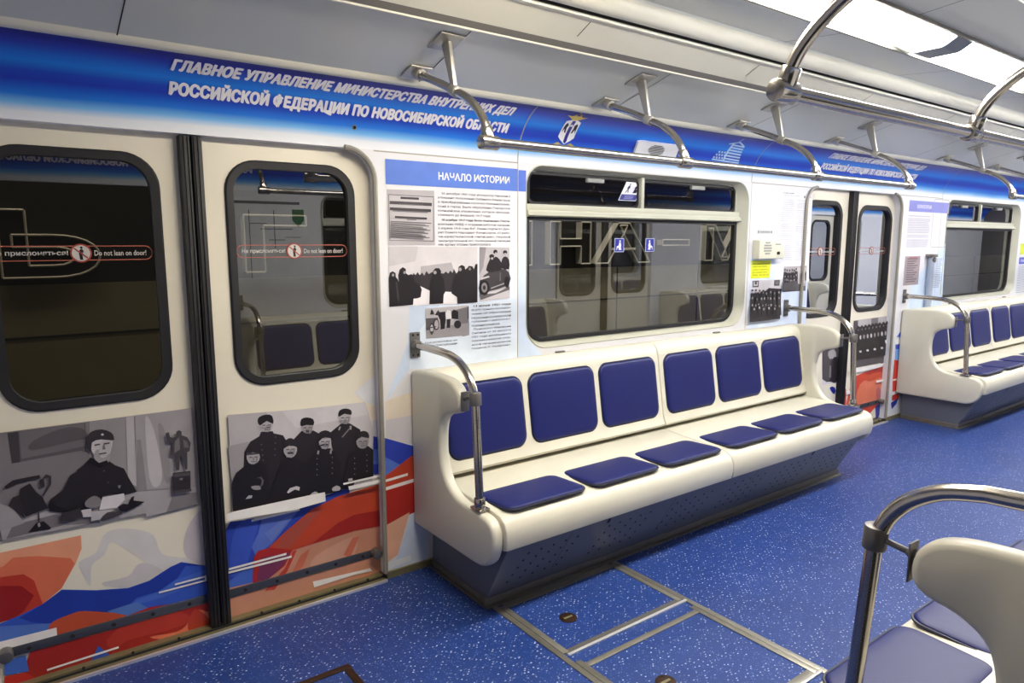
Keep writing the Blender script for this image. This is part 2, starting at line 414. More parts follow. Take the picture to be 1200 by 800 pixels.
# ---- thresholds and skirting along the floor edge
def threshold(name, xa, xb, side=0):
    s = 1 if side == 0 else -1; o = 0 if side == 0 else -W
    mb = MB()
    def bx(d0, d1, z0, z1, mi): mb.box(xa, xb, min(o+s*d0, o+s*d1), max(o+s*d0, o+s*d1), z0, z1, mi)
    bx(-.036, -.026, 0, .010, 1); bx(-.026, .0, 0, .006, 0); bx(.0, .006, 0, .012, 2); bx(.010, .05, 0, .017, 0)
    for i in range(9):
        xx = xa+(xb-xa)*(i+.5)/9
        mb.cyl((xx, o+s*.009, .016), (xx, o-s*.0+s*.004, .016), .005, 8, 2)
    mb.build(name, [M['brass'], M['bright'], M['gap']], kind='structure')
threshold('trim_13', -.68, .68); threshold('trim_14', BAY-.68, BAY+.68); threshold('trim_15', -.68, .68, 1)
mb = MB(); mb.box(.69, BAY-.69, -.012, 0, 0, .03); mb.box(BAY+.69, 2*BAY-.69, -.012, 0, 0, .03); mb.build('baseboard_left', M['brass'], kind='structure')
mb = MB(); mb.box(.69, BAY-.69, -W, -W+.012, 0, .03); mb.box(BAY+.69, 2*BAY-.69, -W, -W+.012, 0, .03); mb.build('baseboard_right', M['brass'], kind='structure')

# ---- windows
def window(name, k, side=0):
    x0, x1 = HOLES[k]
    f = (lambda p: p) if side == 0 else (lambda p: (p[0], -W-p[1], p[2]))
    root = bpy.data.objects.new(name, None); COL.objects.link(root); root.location = f(((x0+x1)/2, .06, HZ0)); root['kind'] = 'structure'
    def P(l, y): return [f((p[0], y, p[1])) for p in l]
    def ins(a, b, c, d, r, n=8): return rrect(x0+a, x1-b, HZ0+c, HZ1-d, r, n)
    L0 = hole(k); L1 = ins(.004, .006, .004, .004, (.128, .118, .098, .128)); L2 = ins(.034, .05, .026, .014, (.11, .10, .09, .11)); L3 = ins(.044, .062, .034, .022, (.10, .09, .08, .10))
    mb = MB(); mb.ring(P(L0, .002), P(L1, -.004)); mb.ring(P(L1, -.004), P(L2, .052)); mb.ring(P(L2, .052), P(L3, .054)); mb.ring(P(L3, .054), P(L3, .075))
    mb.build('window_frame', M['frame'], root)
    zb, zt = 1.592, 1.652         # transom rail between the lower pane and the vent sashes
    L4 = ins(.036, .052, .028, .016, (.108, .098, .088, .108)); lo = [(p[0], min(p[1], zb-.002)) for p in L4]
    L5 = ins(.056, .074, .046, .034, (.09, .08, .07, .09)); lo5 = [(p[0], min(p[1], zb-.018)) for p in L5]
    mb = MB(); mb.ring(P(lo, .053), P(lo, .044)); mb.ring(P(lo, .044), P(lo5, .044)); mb.ring(P(lo5, .044), P(lo5, .07))
    mb.build('rubber_seal', M['rubber'], root)
    mb = MB(); vs = P(lo5, .060); mb.poly(vs, face=(-1 if side == 0 else 1)); mb.build('glass_pane', M['glass'], root)
    y = lambda a, b: (min(f((0, a, 0))[1], f((0, b, 0))[1]), max(f((0, a, 0))[1], f((0, b, 0))[1]))
    mb = MB(); ya = y(.020, .075); mb.box(x0+.03, x1-.045, ya[0], ya[1], zb, zt-.03); ya = y(.034, .075); mb.box(x0+.03, x1-.045, ya[0], ya[1], zt-.032, zt)
    ya = y(.012, .03); mb.box(x0+.03, x1-.045, ya[0], ya[1], zb+.004, zb+.012)
    mb.build('transom_rail', M['frame'], root, bevel=.003)
    xm = (x0+x1)/2-.045
    mb = MB(); ya = y(.030, .075); mb.box(xm-.012, xm+.012, ya[0], ya[1], zt, HZ1-.02); mb.build('mullion', M['frame'], root, bevel=.003)
    hi5 = [(p[0], max(p[1], zt)) for p in ins(.05, .066, .04, .028, (.09, .08, .07, .09))]
    mb = MB(); mb.poly(P(hi5, .062), face=(-1 if side == 0 else 1)); mb.build('vent_glass', M['glasstop'], root)
    mb = MB()
    for a, b in ((x0+.05, xm-.012), (xm+.012, x1-.07)):
        q = rrect(a, b, zt, HZ1-.028, .03, 5); q2 = rrect(a+.012, b-.012, zt+.010, HZ1-.040, .025, 5)
        mb.ring(P(q, .05), P(q2, .05)); mb.ring(P(q2, .05), P(q2, .066))
    mb.build('sash_seal', M['rubber'], root)
    for fx in (.28, .75):
        xx = x0+(x1-x0)*fx; mb = MB(); ya = y(.040, .06); mb.box(xx-.06, xx+.06, ya[0], ya[1], HZ1-.062, HZ1-.040); mb.build('sash_latch', M['greyplastic'], root, bevel=.004)
    return root
window('window_1', 0); window('window_2', 1); window('window_3', 0, 1); window('window_4', 1, 1); window('window_5', 2, 1); window('window_6', 2)

# ---- doors
def door(name, xl, xr, wl, wr, side=0, zt=1.77, zb=.922):
    root = bpy.data.objects.new(name, None); COL.objects.link(root)
    s = 1 if side == 0 else -1; o = 0 if side == 0 else -W
    root.location = ((xl+xr)/2, o+s*DOOR_Y, .03); root['kind'] = 'structure'
    hl = rrect(wl+.012, wr-.012, zb+.012, zt-.012, .105, 8)
    mb = MB(); ya, yb = sorted((o+s*DOOR_Y, o+s*(DOOR_Y+.03)))
    plate(mb, [(xl, .03), (xr, .03), (xr, 1.9), (xl, 1.9)], [hl], ya, yb)
    mb.build('door_leaf', M['door'], root, angle=30)
    Y = lambda d: o+s*(DOOR_Y+d)
    P = lambda l, d: [(p[0], Y(d), p[1]) for p in l]
    A = rrect(wl, wr, zb, zt, .115, 8); B = rrect(wl+.006, wr-.006, zb+.006, zt-.006, .11, 8); C = rrect(wl+.030, wr-.030, zb+.030, zt-.030, .09, 8)
    mb = MB(); mb.ring(P(A, .0), P(A, -.006)); mb.ring(P(A, -.006), P(B, -.010)); mb.ring(P(B, -.010), P(C, -.008)); mb.ring(P(C, -.008), P(C, .02))
    mb.build('window_seal', M['rubber'], root)
    mb = MB(); mb.poly(P(C, .014), face=-s); mb.build('glass_pane', M['glassdark'] if xl < 2 else M['glassfar'], root)
    return root
D1 = door('door_1', -.70, -.002, -.605, -.100); D2 = door('door_2', .002, .72, .112, .615)
D3 = door('door_3', BAY-.72, BAY-.002, BAY-.605, BAY-.115, zt=1.76, zb=.93); D4 = door('door_4', BAY+.002, BAY+.72, BAY+.118, BAY+.640, zt=1.745, zb=.93)
D7 = door('door_7', 2*BAY-.72, 2*BAY-.002, 2*BAY-.605, 2*BAY-.115); D8 = door('door_8', 2*BAY+.002, 2*BAY+.72, 2*BAY+.118, 2*BAY+.640)
D9 = door('door_9', 2*BAY-.72, 2*BAY-.002, 2*BAY-.605, 2*BAY-.115, 1); D10 = door('door_10', 2*BAY+.002, 2*BAY+.72, 2*BAY+.118, 2*BAY+.640, 1)
D5 = door('door_5', BAY-.72, BAY-.002, BAY-.605, BAY-.115, 1); D6 = door('door_6', BAY+.002, BAY+.72, BAY+.115, BAY+.64, 1)
def edge_seal(root, x, half=.037, side=0):
    o = 0 if side == 0 else -W; s = 1 if side == 0 else -1
    mb = MB(); ya, yb = sorted((o+s*.006, o+s*.06))
    for a, b in ((-half, -.003), (.003, half)): mb.box(x+a, x+b, ya, yb, .012, ZT-.004)
    for a in (-.6, -.25, .3, .65): mb.box(x+half*a-.003, x+half*a+.003, *sorted((o+s*.002, o+s*.01)), .012, ZT-.004)
    mb.build('edge_seal', M['rubber'], root, bevel=.003)
edge_seal(D2, 0); edge_seal(D4, BAY, .035); edge_seal(D6, BAY, .035, 1); edge_seal(D8, 2*BAY, .035); edge_seal(D10, 2*BAY, .035, 1)
def kick(root, xa, xb, za, zb, knob):
    mb = MB(); y0 = DOOR_Y
    mb.add([(x, y, z) for x, zz in ((xa, za), (xb, zb)) for y in (y0-.008, y0) for z in (zz-.017, zz+.017)], [(0, 1, 3, 2), (4, 6, 7, 5), (0, 4, 5, 1), (2, 3, 7, 6), (0, 2, 6, 4), (1, 5, 7, 3)])
    k = mb.build('kick_bar', M['kick'], root, bevel=.003)
    for i in range(5):
        mb = MB(); t = (i+.5)/5; x = xa+(xb-xa)*t; z = za+(zb-za)*t; mb.cyl((x, y0-.011, z), (x, y0-.006, z), .007, 8); mb.build('bolt', M['gap'], k)
    if knob is not None:
        mb = MB(); z = za if knob == xa else zb; mb.cyl((knob, y0-.045, z+.004), (knob, y0-.002, z+.004), .021, 14); mb.build('end_stop', M['dark'], root, bevel=.004)
z1 = on_plane(247, 700, DOOR_Y-.005).z; z0 = on_plane(20, 762, DOOR_Y-.005).z
kick(D1, -.66, -.04, z0+.0, z1, -.66)
za = on_plane(275, 694, DOOR_Y-.005).z; zb_ = on_plane(440, 647, DOOR_Y-.005).z
kick(D2, .04, .66, za, zb_, .655)
kick(D4, BAY+.04, BAY+.655, .165, .165, BAY+.65); kick(D3, BAY-.655, BAY-.04, .165, .165, None)

# ================================================================== PRINTS
def prints(name, parent, y, items, lay0=1, gap=.00025):
    """items: (colour, points, (ox,oy,scale) or None, smooth). Flat vinyl cut-outs lying on the plane y, one sheet on the other."""
    mb = MB()
    for i, it in enumerate(items):
        col, pts = it[0], it[1]; T = it[2] if len(it) > 2 and it[2] else (0, 0, 1); sm_ = it[3] if len(it) > 3 else 0
        q = [(T[0]+p[0]/T[2], T[1]+p[1]/T[2]) for p in pts]
        if sm_: q = [(v.x, v.y) for v in smooth([(a, b, 0) for a, b in q], sm_)]
        yy = y-gap*(i+lay0)
        mb.poly([on_plane(u, v, yy) for u, v in q], lin(col))
    return mb.build(name, M['print'], parent, colors=True)
def ell(cx, cy, rx, ry, n=12): return [(cx+rx*math.cos(2*PI*i/n), cy+ry*math.sin(2*PI*i/n)) for i in range(n)]
YD = DOOR_Y-.0005
# --- door 1: flag print, then the archive photo of the man at a desk
T5 = (0, 600, 4)
RED, ORG, BLU, PCH = (196, 44, 34), (214, 84, 48), (40, 66, 168), (222, 140, 110)
f1 = [((206, 202, 202), [(370, 235), (450, 190), (485, 110), (540, 80), (640, 80), (720, 108), (760, 195), (870, 213), (985, 225), (985, 250), (850, 235), (770, 278), (690, 235), (600, 180), (520, 140), (490, 200), (430, 250), (425, 345), (400, 310)], T5, 3),
      ((196, 190, 192), [(690, 238), (770, 280), (730, 330), (640, 355), (520, 350), (480, 330), (600, 300), (640, 250)], T5, 3),
      ((198, 190, 196), [(870, 200), (860, 150), (880, 70), (930, 0), (990, -20), (992, 235), (900, 225)], T5, 3),
      ((222, 150, 118), [(-160, 230), (0, 190), (380, 108), (383, 170), (355, 240), (290, 355), (200, 430), (60, 500), (-160, 560)], T5, 0),
      ((212, 110, 78), [(-160, 330), (20, 250), (60, 212), (180, 205), (330, 215), (350, 240), (290, 355), (200, 430), (60, 500), (-160, 560)], T5, 0),
      ((182, 56, 38), [(-160, 330), (0, 305), (110, 290), (160, 320), (180, 375), (200, 430), (60, 500), (-160, 560)], T5, 0),
      ((146, 28, 26), [(-160, 400), (0, 345), (100, 345), (160, 390), (110, 465), (60, 500), (-160, 560)], T5, 0),
      ((54, 88, 190), [(-160, 590), (100, 480), (200, 430), (290, 362), (450, 365), (600, 355), (700, 320), (800, 255), (850, 233), (990, 255), (992, 440), (600, 520), (240, 560), (-160, 640)], T5, 0),
      ((34, 58, 158), [(90, 495), (200, 430), (290, 365), (450, 368), (600, 358), (700, 322), (800, 257), (850, 236), (980, 252), (870, 252), (830, 310), (740, 372), (640, 400), (590, 455), (500, 470), (400, 460), (300, 490), (240, 525), (150, 515)], T5, 0),
      ((70, 104, 198), [(640, 410), (740, 375), (830, 315), (992, 260), (992, 300), (760, 400), (620, 440)], T5, 0),
      ((84, 120, 190), [(500, 465), (640, 420), (700, 450), (600, 490)], T5, 0),
      ((84, 118, 196), [(-160, 590), (0, 535), (240, 520), (260, 560), (0, 610), (-160, 650)], T5, 0),
      ((188, 78, 44), [(225, 560), (245, 515), (330, 478), (400, 463), (590, 482), (560, 530), (480, 600), (300, 640), (240, 610)], T5, 3),
      ((160, 36, 30), [(125, 700), (140, 655), (280, 605), (430, 580), (520, 555), (610, 480), (700, 445), (800, 430), (860, 420), (990, 420), (1000, 600), (550, 740), (430, 775), (190, 850), (110, 840)], T5, 0),
      ((178, 52, 38), [(500, 600), (620, 500), (760, 455), (880, 480), (880, 520), (760, 560), (600, 600), (540, 640)], T5, 3),
      ((222, 116, 84), [(880, 520), (900, 480), (925, 455), (995, 480), (1000, 545), (820, 595), (700, 585), (830, 560)], T5, 3),
      ((184, 60, 40), [(900, 470), (930, 456), (1000, 520), (1000, 548), (900, 565), (880, 530)], T5, 3),
      ((66, 104, 190), [(20, 700), (120, 670), (135, 745), (20, 765)], T5, 0),
      ((190, 46, 36), [(20, 770), (120, 750), (165, 775), (130, 800), (20, 830)], T5, 0),
      ((52, 88, 180), [(428, 695), (460, 625), (520, 672), (430, 712)], T5, 0),
      ((232, 226, 222), [(412, 735), (520, 672), (550, 685), (545, 700), (430, 735)], T5, 0),
      ((236, 230, 226), [(-60, 622), (265, 540), (268, 582), (-60, 665)], T5, 0),
      ((236, 232, 230), [(820, 335), (992, 289), (992, 297), (820, 343)], T5), ((236, 232, 230), [(745, 373), (992, 308), (992, 316), (745, 381)], T5),
      ((236, 232, 230), [(220, 735), (556, 628), (557, 637), (221, 744)], T5)]
prints('flag_print', D1, YD, f1)
T4 = (0, 440, 4); TZ = (90, 470, 5.333); TW = (0, 480, 5)
G = lambda v: (v+3, v-2, v+2)
p1 = [(G(140), [(-120, 300), (0, 268), (900, 152), (912, 330), (930, 605), (690, 665), (682, 645), (10, 775), (-120, 800)], T4),
      (G(116), [(-120, 300), (0, 268), (420, 214), (420, 480), (10, 775), (-120, 800)], T4),
      (G(84), [(35, 270), (400, 222), (405, 360), (380, 352), (55, 412)], T4), (G(60), [(35, 270), (85, 262), (95, 405), (55, 412)], T4),
      (G(104), [(90, 265), (395, 225), (400, 330), (100, 390)], T4), (G(82), [(280, 250), (380, 245), (410, 290), (330, 310), (150, 350), (150, 310)], T4, 3),
      (G(168), [(590, 195), (628, 188), (640, 520), (600, 500)], T4), (G(150), [(632, 186), (898, 153), (915, 520), (640, 540)], T4),
      (G(128), [(640, 300), (660, 300), (690, 540), (640, 545)], T4), (G(176), [(680, 200), (720, 250), (760, 450), (740, 520), (700, 480)], T4, 3), (G(134), [(740, 230), (780, 280), (800, 480), (770, 480)], T4, 3),
      (G(158), [(0, 720), (200, 640), (640, 545), (920, 520), (930, 600), (690, 662), (682, 645), (12, 772)], T4), (G(120), [(810, 560), (925, 545), (930, 600), (780, 640)], T4),
      (G(110), [(60, 700), (300, 640), (440, 640), (470, 690), (300, 700), (30, 765)], T4), (G(150), [(0, 600), (60, 620), (115, 690), (0, 730)], T4),
      # telephone
      (G(40), [(20, 520), (60, 490), (185, 465), (190, 482), (90, 505), (30, 532)], T4), (G(36), [(95, 530), (140, 505), (170, 545), (200, 570), (225, 620), (120, 660), (85, 600)], T4), (G(44), [(60, 570), (90, 560), (110, 640), (118, 670), (40, 610)], T4),
      (G(52), [(200, 480), (215, 462), (240, 470), (240, 510), (205, 565), (200, 560), (228, 505), (228, 478), (212, 480)], T4), (G(40), [(185, 490), (205, 480), (210, 520), (190, 530)], T4),
      (G(28), [(132, 735), (170, 690), (205, 682), (240, 712), (235, 720)], T4), (G(150), [(176, 695), (186, 685), (190, 705), (180, 710)], T4), (G(40), [(178, 640), (184, 640), (186, 690), (180, 690)], T4),
      # the man
      (G(34), [(-10, 650), (-40, 610), (10, 560), (0, 430), (40, 400), (85, 352), (130, 385), (190, 365), (240, 400), (295, 420), (320, 470), (375, 565), (300, 585), (210, 580), (120, 600), (60, 690)], TZ),
      (G(34), [(280, 575), (300, 520), (370, 470), (410, 385), (470, 350), (530, 280), (600, 300), (600, 560), (500, 585), (350, 600)], TW), (G(22), [(282, 560), (300, 520), (330, 560), (400, 590), (350, 602), (290, 595)], TW),
      (G(186), [(78, 270), (100, 245), (215, 232), (222, 265), (205, 330), (165, 372), (140, 372), (100, 320)], TZ, 3), (G(150), [(130, 300), (205, 330), (195, 385), (150, 390), (105, 350)], TZ, 3), (G(176), [(150, 255), (210, 245), (205, 320), (165, 355), (140, 330)], TZ, 3),
      (G(48), [(62, 285), (62, 230), (90, 190), (155, 175), (215, 195), (232, 225), (225, 245), (150, 238), (95, 258), (90, 318)], TZ, 2), (G(190), ell(160, 208, 9, 7), TZ),
      (G(70), [(110, 270), (145, 264), (146, 272), (112, 279)], TZ), (G(70), [(168, 262), (205, 256), (205, 265), (170, 271)], TZ), (G(110), [(165, 270), (172, 270), (180, 300), (160, 302)], TZ), (G(90), [(140, 325), (185, 318), (185, 326), (142, 334)], TZ),
      (G(26), [(80, 350), (125, 390), (190, 368), (200, 395), (150, 410), (85, 385)], TZ),
      (G(100), ell(170, 435, 4, 4), TZ), (G(90), ell(196, 508, 4, 4), TZ), (G(130), [(255, 528), (275, 522), (272, 542), (262, 545)], TZ),
      (G(120), [(55, 625), (110, 590), (155, 620), (130, 665), (60, 660)], TZ, 3), (G(205), [(160, 600), (295, 575), (300, 615), (250, 665), (140, 680)], TZ), (G(190), [(30, 680), (90, 670), (100, 720), (40, 725)], TZ), (G(175), [(90, 690), (240, 670), (140, 740), (90, 750)], TZ),
      (G(60), [(150, 735), (190, 695), (260, 690), (285, 705), (170, 745)], TZ, 2), (G(30), [(255, 660), (290, 640), (320, 645), (340, 600), (360, 592), (355, 620), (425, 628), (380, 655), (310, 690), (270, 685)], TZ), (G(50), [(355, 655), (360, 605), (470, 575), (480, 630), (400, 650)], TW),
      # statuette and its plinth
      (G(62), [(555, 200), (575, 193), (582, 222), (600, 228), (628, 215), (622, 190), (640, 180), (655, 190), (655, 212), (690, 225), (712, 260), (705, 310), (690, 318), (692, 420), (680, 430), (655, 345), (645, 352), (640, 430), (622, 432), (612, 340), (586, 335), (600, 262), (565, 258)], TZ),
      (G(100), [(612, 250), (640, 225), (645, 300), (610, 325)], TZ), (G(96), [(664, 240), (690, 250), (700, 290), (670, 290)], TZ),
      (G(44), [(600, 448), (710, 435), (712, 545), (718, 562), (600, 580)], TZ), (G(74), [(604, 455), (706, 443), (708, 462), (604, 476)], TZ), (G(66), [(600, 560), (716, 546), (718, 562), (600, 580)], TZ), (G(110), [(640, 482), (665, 478), (660, 492), (645, 494)], TZ)]
prints('photo_print', D1, YD-.008, p1)

# --- door 2: flag print and the group portrait
T6 = (240, 450, 3.2)
f2 = [((222, 222, 228), [(560, 30), (630, -30), (665, -60), (665, 90), (590, 60)], T6), ((228, 214, 200), [(600, 90), (668, 70), (668, 130), (590, 140)], T6), ((210, 206, 210), [(560, 150), (668, 128), (668, 200), (560, 200)], T6),
      ((44, 68, 170), [(70, 800), (80, 545), (96, 515), (175, 508), (355, 465), (390, 443), (500, 400), (545, 385), (540, 425), (400, 475), (300, 560), (240, 615), (190, 640), (185, 742), (95, 770)], T6),
      ((88, 112, 196), [(215, 500), (355, 468), (330, 500), (250, 600), (190, 640), (175, 610), (200, 560)], T6, 0), ((58, 84, 188), [(130, 520), (200, 510), (180, 600), (150, 690), (95, 720), (100, 600)], T6, 3), ((104, 126, 200), [(225, 560), (300, 500), (330, 490), (250, 590)], T6),
      ((70, 104, 196), [(88, 742), (180, 670), (185, 742), (95, 772)], T6),
      ((200, 140, 114), [(320, 620), (440, 585), (560, 545), (668, 520), (668, 800), (60, 890), (60, 772), (185, 742), (235, 735)], T6),
      ((208, 156, 132), [(420, 640), (560, 570), (560, 640), (470, 700), (400, 690)], T6, 3),
      ((190, 62, 44), [(255, 740), (300, 690), (330, 625), (345, 622), (310, 700), (262, 770), (225, 775)], T6), ((204, 110, 84), [(360, 640), (395, 615), (370, 680), (330, 730), (320, 720)], T6), ((206, 112, 86), [(520, 640), (555, 575), (580, 570), (545, 650)], T6),
      ((170, 40, 36), [(183, 650), (200, 625), (245, 612), (330, 620), (300, 680), (232, 735), (180, 748)], T6), ((120, 52, 88), [(210, 650), (320, 630), (300, 670), (235, 735), (195, 735)], T6),
      ((190, 68, 38), [(240, 612), (300, 555), (400, 470), (500, 420), (620, 385), (668, 372), (668, 530), (560, 550), (440, 588), (330, 622), (260, 615)], T6),
      ((160, 38, 28), [(500, 520), (560, 490), (668, 470), (668, 530), (560, 548), (440, 586), (400, 600)], T6, 0), ((168, 76, 58), [(300, 560), (400, 475), (440, 470), (380, 540), (320, 615), (265, 612)], T6),
      ((44, 62, 166), [(632, 195), (672, 205), (672, 335), (632, 338)], T6), ((86, 116, 200), [(632, 245), (672, 240), (672, 300), (632, 300)], T6),
      ((232, 228, 226), [(405, 740), (620, 690), (628, 700), (560, 715), (410, 762)], T6), ((224, 132, 100), [(560, 735), (632, 700), (600, 735)], T6),
      ((238, 234, 230), [(175, 508), (355, 466), (357, 474), (175, 516)], T6), ((238, 234, 230), [(90, 690), (306, 632), (306, 640), (90, 698)], T6), ((238, 234, 230), [(0, 725), (326, 642), (326, 650), (0, 733)], T6)]
prints('flag_print', D2, YD, f2)
T3 = (260, 470, 5.714); TR = (340, 470, 5.714)
K = G(28); K2 = G(36); SK = G(170); SK2 = G(152)
p2 = [(G(186), [(40, 92), (571, 50), (960, 5), (1010, 180), (1010, 540), (571, 640), (80, 738)], T3), (G(168), [(40, 92), (300, 72), (300, 380), (80, 738)], T3), (G(150), [(42, 300), (180, 270), (160, 480), (74, 640)], T3), (G(196), [(400, 68), (960, 5), (975, 90), (500, 180)], T3),
      # back row
      (K2, [(145, 440), (150, 340), (190, 270), (250, 235), (262, 205), (340, 200), (348, 215), (410, 228), (432, 265), (430, 500), (300, 690), (180, 690)], T3), (SK, [(255, 175), (262, 145), (300, 130), (340, 150), (335, 185), (310, 206), (275, 200)], T3, 2), (K, [(240, 135), (250, 105), (300, 88), (338, 100), (344, 152), (300, 132), (258, 162)], T3, 2), (G(80), [(292, 172), (318, 170), (318, 176), (294, 180)], T3),
      (K2, [(0, 280), (75, 200), (155, 195), (210, 225), (215, 600), (0, 650)], TR), (SK2, [(75, 165), (110, 155), (153, 160), (146, 200), (115, 215), (85, 202)], TR, 2), (K, [(68, 155), (75, 120), (110, 108), (155, 120), (157, 160), (110, 158), (80, 167)], TR, 2), (G(60), [(105, 190), (128, 188), (126, 210), (108, 211)], TR),
      (K2, [(262, 215), (340, 150), (400, 148), (470, 190), (478, 340), (420, 590), (330, 590), (290, 350)], TR), (SK, [(328, 110), (345, 90), (404, 90), (402, 130), (375, 152), (340, 142)], TR, 2), (K, [(322, 95), (330, 62), (370, 48), (408, 60), (408, 92), (365, 84), (332, 102)], TR, 2), (G(120), [(345, 238), (395, 180), (400, 185), (352, 243)], TR), (G(150), [(322, 190), (332, 168), (340, 172), (330, 195)], TR), (G(150), [(398, 165), (412, 165), (410, 190), (400, 190)], TR),
      # front row
      (K, [(65, 550), (95, 480), (150, 435), (200, 420), (250, 400), (300, 430), (330, 690), (75, 738)], T3), (SK, [(165, 365), (205, 342), (250, 352), (250, 395), (215, 422), (180, 412)], T3, 2), (K2, [(157, 335), (170, 308), (200, 298), (240, 310), (252, 348), (205, 342), (164, 355)], T3, 2), (G(70), [(165, 345), (250, 346), (250, 354), (168, 362)], T3),
      (G(170), [(158, 655), (180, 630), (205, 630), (200, 648)], T3), (G(90), [(230, 515), (262, 505), (282, 530), (275, 560), (250, 580), (262, 555), (268, 530), (255, 515)], T3), (G(140), [(195, 570), (250, 565), (260, 590), (215, 592)], T3, 2),
      (K, [(395, 425), (430, 375), (495, 372), (530, 400), (640, 430), (640, 615), (420, 668), (300, 692), (330, 600)], T3), (SK, [(414, 318), (470, 298), (502, 310), (496, 352), (465, 378), (426, 362)], T3, 2), (K2, [(413, 290), (430, 258), (465, 246), (500, 272), (503, 305), (455, 294), (418, 312)], T3, 2), (G(40), [(438, 344), (460, 336), (480, 342), (478, 352), (440, 354)], T3), (G(196), [(436, 610), (455, 582), (500, 568), (522, 575), (518, 598), (490, 590), (445, 616)], T3),
      (K, [(120, 400), (150, 360), (185, 330), (215, 318), (270, 314), (300, 350), (335, 400), (345, 600), (200, 630), (120, 645)], TR), (SK, [(193, 270), (230, 245), (272, 250), (270, 295), (236, 322), (204, 305)], TR, 2), (K2, [(188, 240), (195, 210), (235, 194), (274, 210), (276, 246), (232, 240), (193, 256)], TR, 2), (G(40), [(200, 295), (235, 282), (262, 290), (260, 297), (232, 292), (204, 302)], TR), (G(180), [(132, 628), (165, 604), (187, 614), (182, 640), (142, 645)], TR, 2), (G(180), [(282, 582), (312, 564), (337, 578), (330, 596), (288, 602)], TR, 2), (G(150), [(180, 355), (184, 330), (196, 330), (192, 355)], TR), (G(150), [(264, 350), (270, 322), (282, 325), (276, 352)], TR),
      (K, [(395, 360), (450, 312), (520, 298), (557, 325), (557, 505), (400, 548), (390, 585), (340, 590)], TR), (SK2, [(443, 265), (480, 240), (526, 246), (520, 296), (490, 317), (455, 306)], TR, 2), (K2, [(438, 250), (455, 213), (490, 198), (522, 210), (528, 247), (480, 238), (448, 257)], TR, 2), (G(190), [(388, 520), (415, 514), (420, 528), (392, 536)], TR)]
def face(T, cx, cy, w, h, tilt=0.0):
    p2.append((G(96), [(cx-w*.38, cy-h*.13), (cx-w*.08, cy-h*.15), (cx-w*.08, cy-h*.05), (cx-w*.36, cy-h*.03)], T)); p2.append((G(96), [(cx+w*.08, cy-h*.15), (cx+w*.36, cy-h*.17), (cx+w*.36, cy-h*.07), (cx+w*.08, cy-h*.05)], T))
    p2.append((G(132), [(cx-w*.03, cy-h*.10), (cx+w*.05, cy-h*.10), (cx+w*.10, cy+h*.14), (cx-w*.06, cy+h*.15)], T)); p2.append((G(92), [(cx-w*.18, cy+h*.25), (cx+w*.18, cy+h*.23), (cx+w*.16, cy+h*.29), (cx-w*.16, cy+h*.31)], T))
    p2.append((G(128), [(cx+w*.30, cy-h*.2), (cx+w*.46, cy-h*.2), (cx+w*.36, cy+h*.3), (cx+w*.12, cy+h*.46), (cx+w*.26, cy+h*.2)], T))
for fx, fy, T in ((298, 168, T3), (210, 382, T3), (458, 330, T3), (116, 185, TR), (368, 118, TR), (234, 278, TR), (487, 276, TR)): face(T, fx, fy, 74, 80)
for a, b, n, dx, dy in ((265, 320, 5, 4, 35), (360, 270, 5, -2, 40)):
    for i in range(4): p2.append((G(110), ell(a+dx*i, b+dy*i-30, 4, 4, 6), T3))
for a, b in ((180, 385), (282, 375), (432, 380), (515, 360)):
    for i in range(4): p2.append((G(130), ell(a, b+36*i, 4, 4, 6), TR))
p2 += [((240, 236, 232), [(30, 758), (80, 738), (571, 632), (690, 608), (696, 668), (480, 730), (40, 800)], T3), ((240, 236, 232), [(355, 548), (610, 490), (668, 478), (668, 490), (500, 528), (358, 560)], TR), ((240, 236, 232), [(390, 570), (668, 508), (668, 530), (395, 595)], TR)]
prints('photo_print', D2, YD-.008, p2)

# --- doors 3 and 4 far right: dark group photos over the flag
T8 = (960, 360, 5.71)
p3 = [(G(210), [(20, 250), (150, 240), (145, 500), (20, 520)], T8), (G(70), [(20, 275), (140, 262), (143, 490), (50, 500), (20, 480)], T8), (G(150), [(60, 300), (100, 280), (115, 330), (70, 345)], T8, 2), (G(36), [(80, 360), (120, 330), (140, 400), (138, 490), (70, 495)], T8, 2), (G(120), [(70, 390), (80, 390), (78, 470), (66, 470)], T8),
      ((30, 40, 140), [(70, 540), (90, 530), (108, 545), (105, 575), (92, 575)], T8, 2), ((178, 52, 38), [(140, 560), (180, 545), (180, 660), (120, 660)], T8)]
prints('photo_print', D3, YD, p3)
p4 = [((206, 66, 46), [(182, 640), (205, 540), (240, 462), (300, 435), (410, 400), (470, 380), (490, 335), (490, 560), (460, 620), (400, 640), (330, 720), (182, 720)], T8),
      ((222, 122, 92), [(270, 520), (350, 470), (440, 480), (465, 540), (420, 620), (330, 660), (250, 640)], T8, 3), ((232, 150, 110), [(330, 460), (390, 432), (420, 450), (360, 480)], T8), ((190, 96, 96), [(380, 560), (400, 530), (420, 600), (390, 640)], T8, 2), ((176, 40, 34), [(300, 440), (410, 400), (475, 380), (475, 460), (380, 470)], T8, 0), ((204, 80, 50), [(300, 468), (400, 432), (440, 450), (380, 480), (330, 495)], T8, 3),
      ((40, 48, 150), [(375, 668), (430, 615), (470, 620), (470, 680), (420, 690), (380, 760)], T8), ((110, 150, 216), [(455, 240), (490, 200), (490, 340), (440, 345)], T8), ((60, 80, 180), [(455, 185), (495, 165), (492, 208), (450, 215)], T8),
      (G(76), [(207, 412), (232, 90), (474, 56), (462, 190), (440, 345), (445, 385), (408, 372)], T8), (G(170), [(260, 84), (474, 56), (470, 100), (430, 120), (380, 100), (330, 130), (260, 130)], T8), (G(110), [(350, 74), (395, 68), (390, 200), (345, 200)], T8)]
rr = random.Random(3)
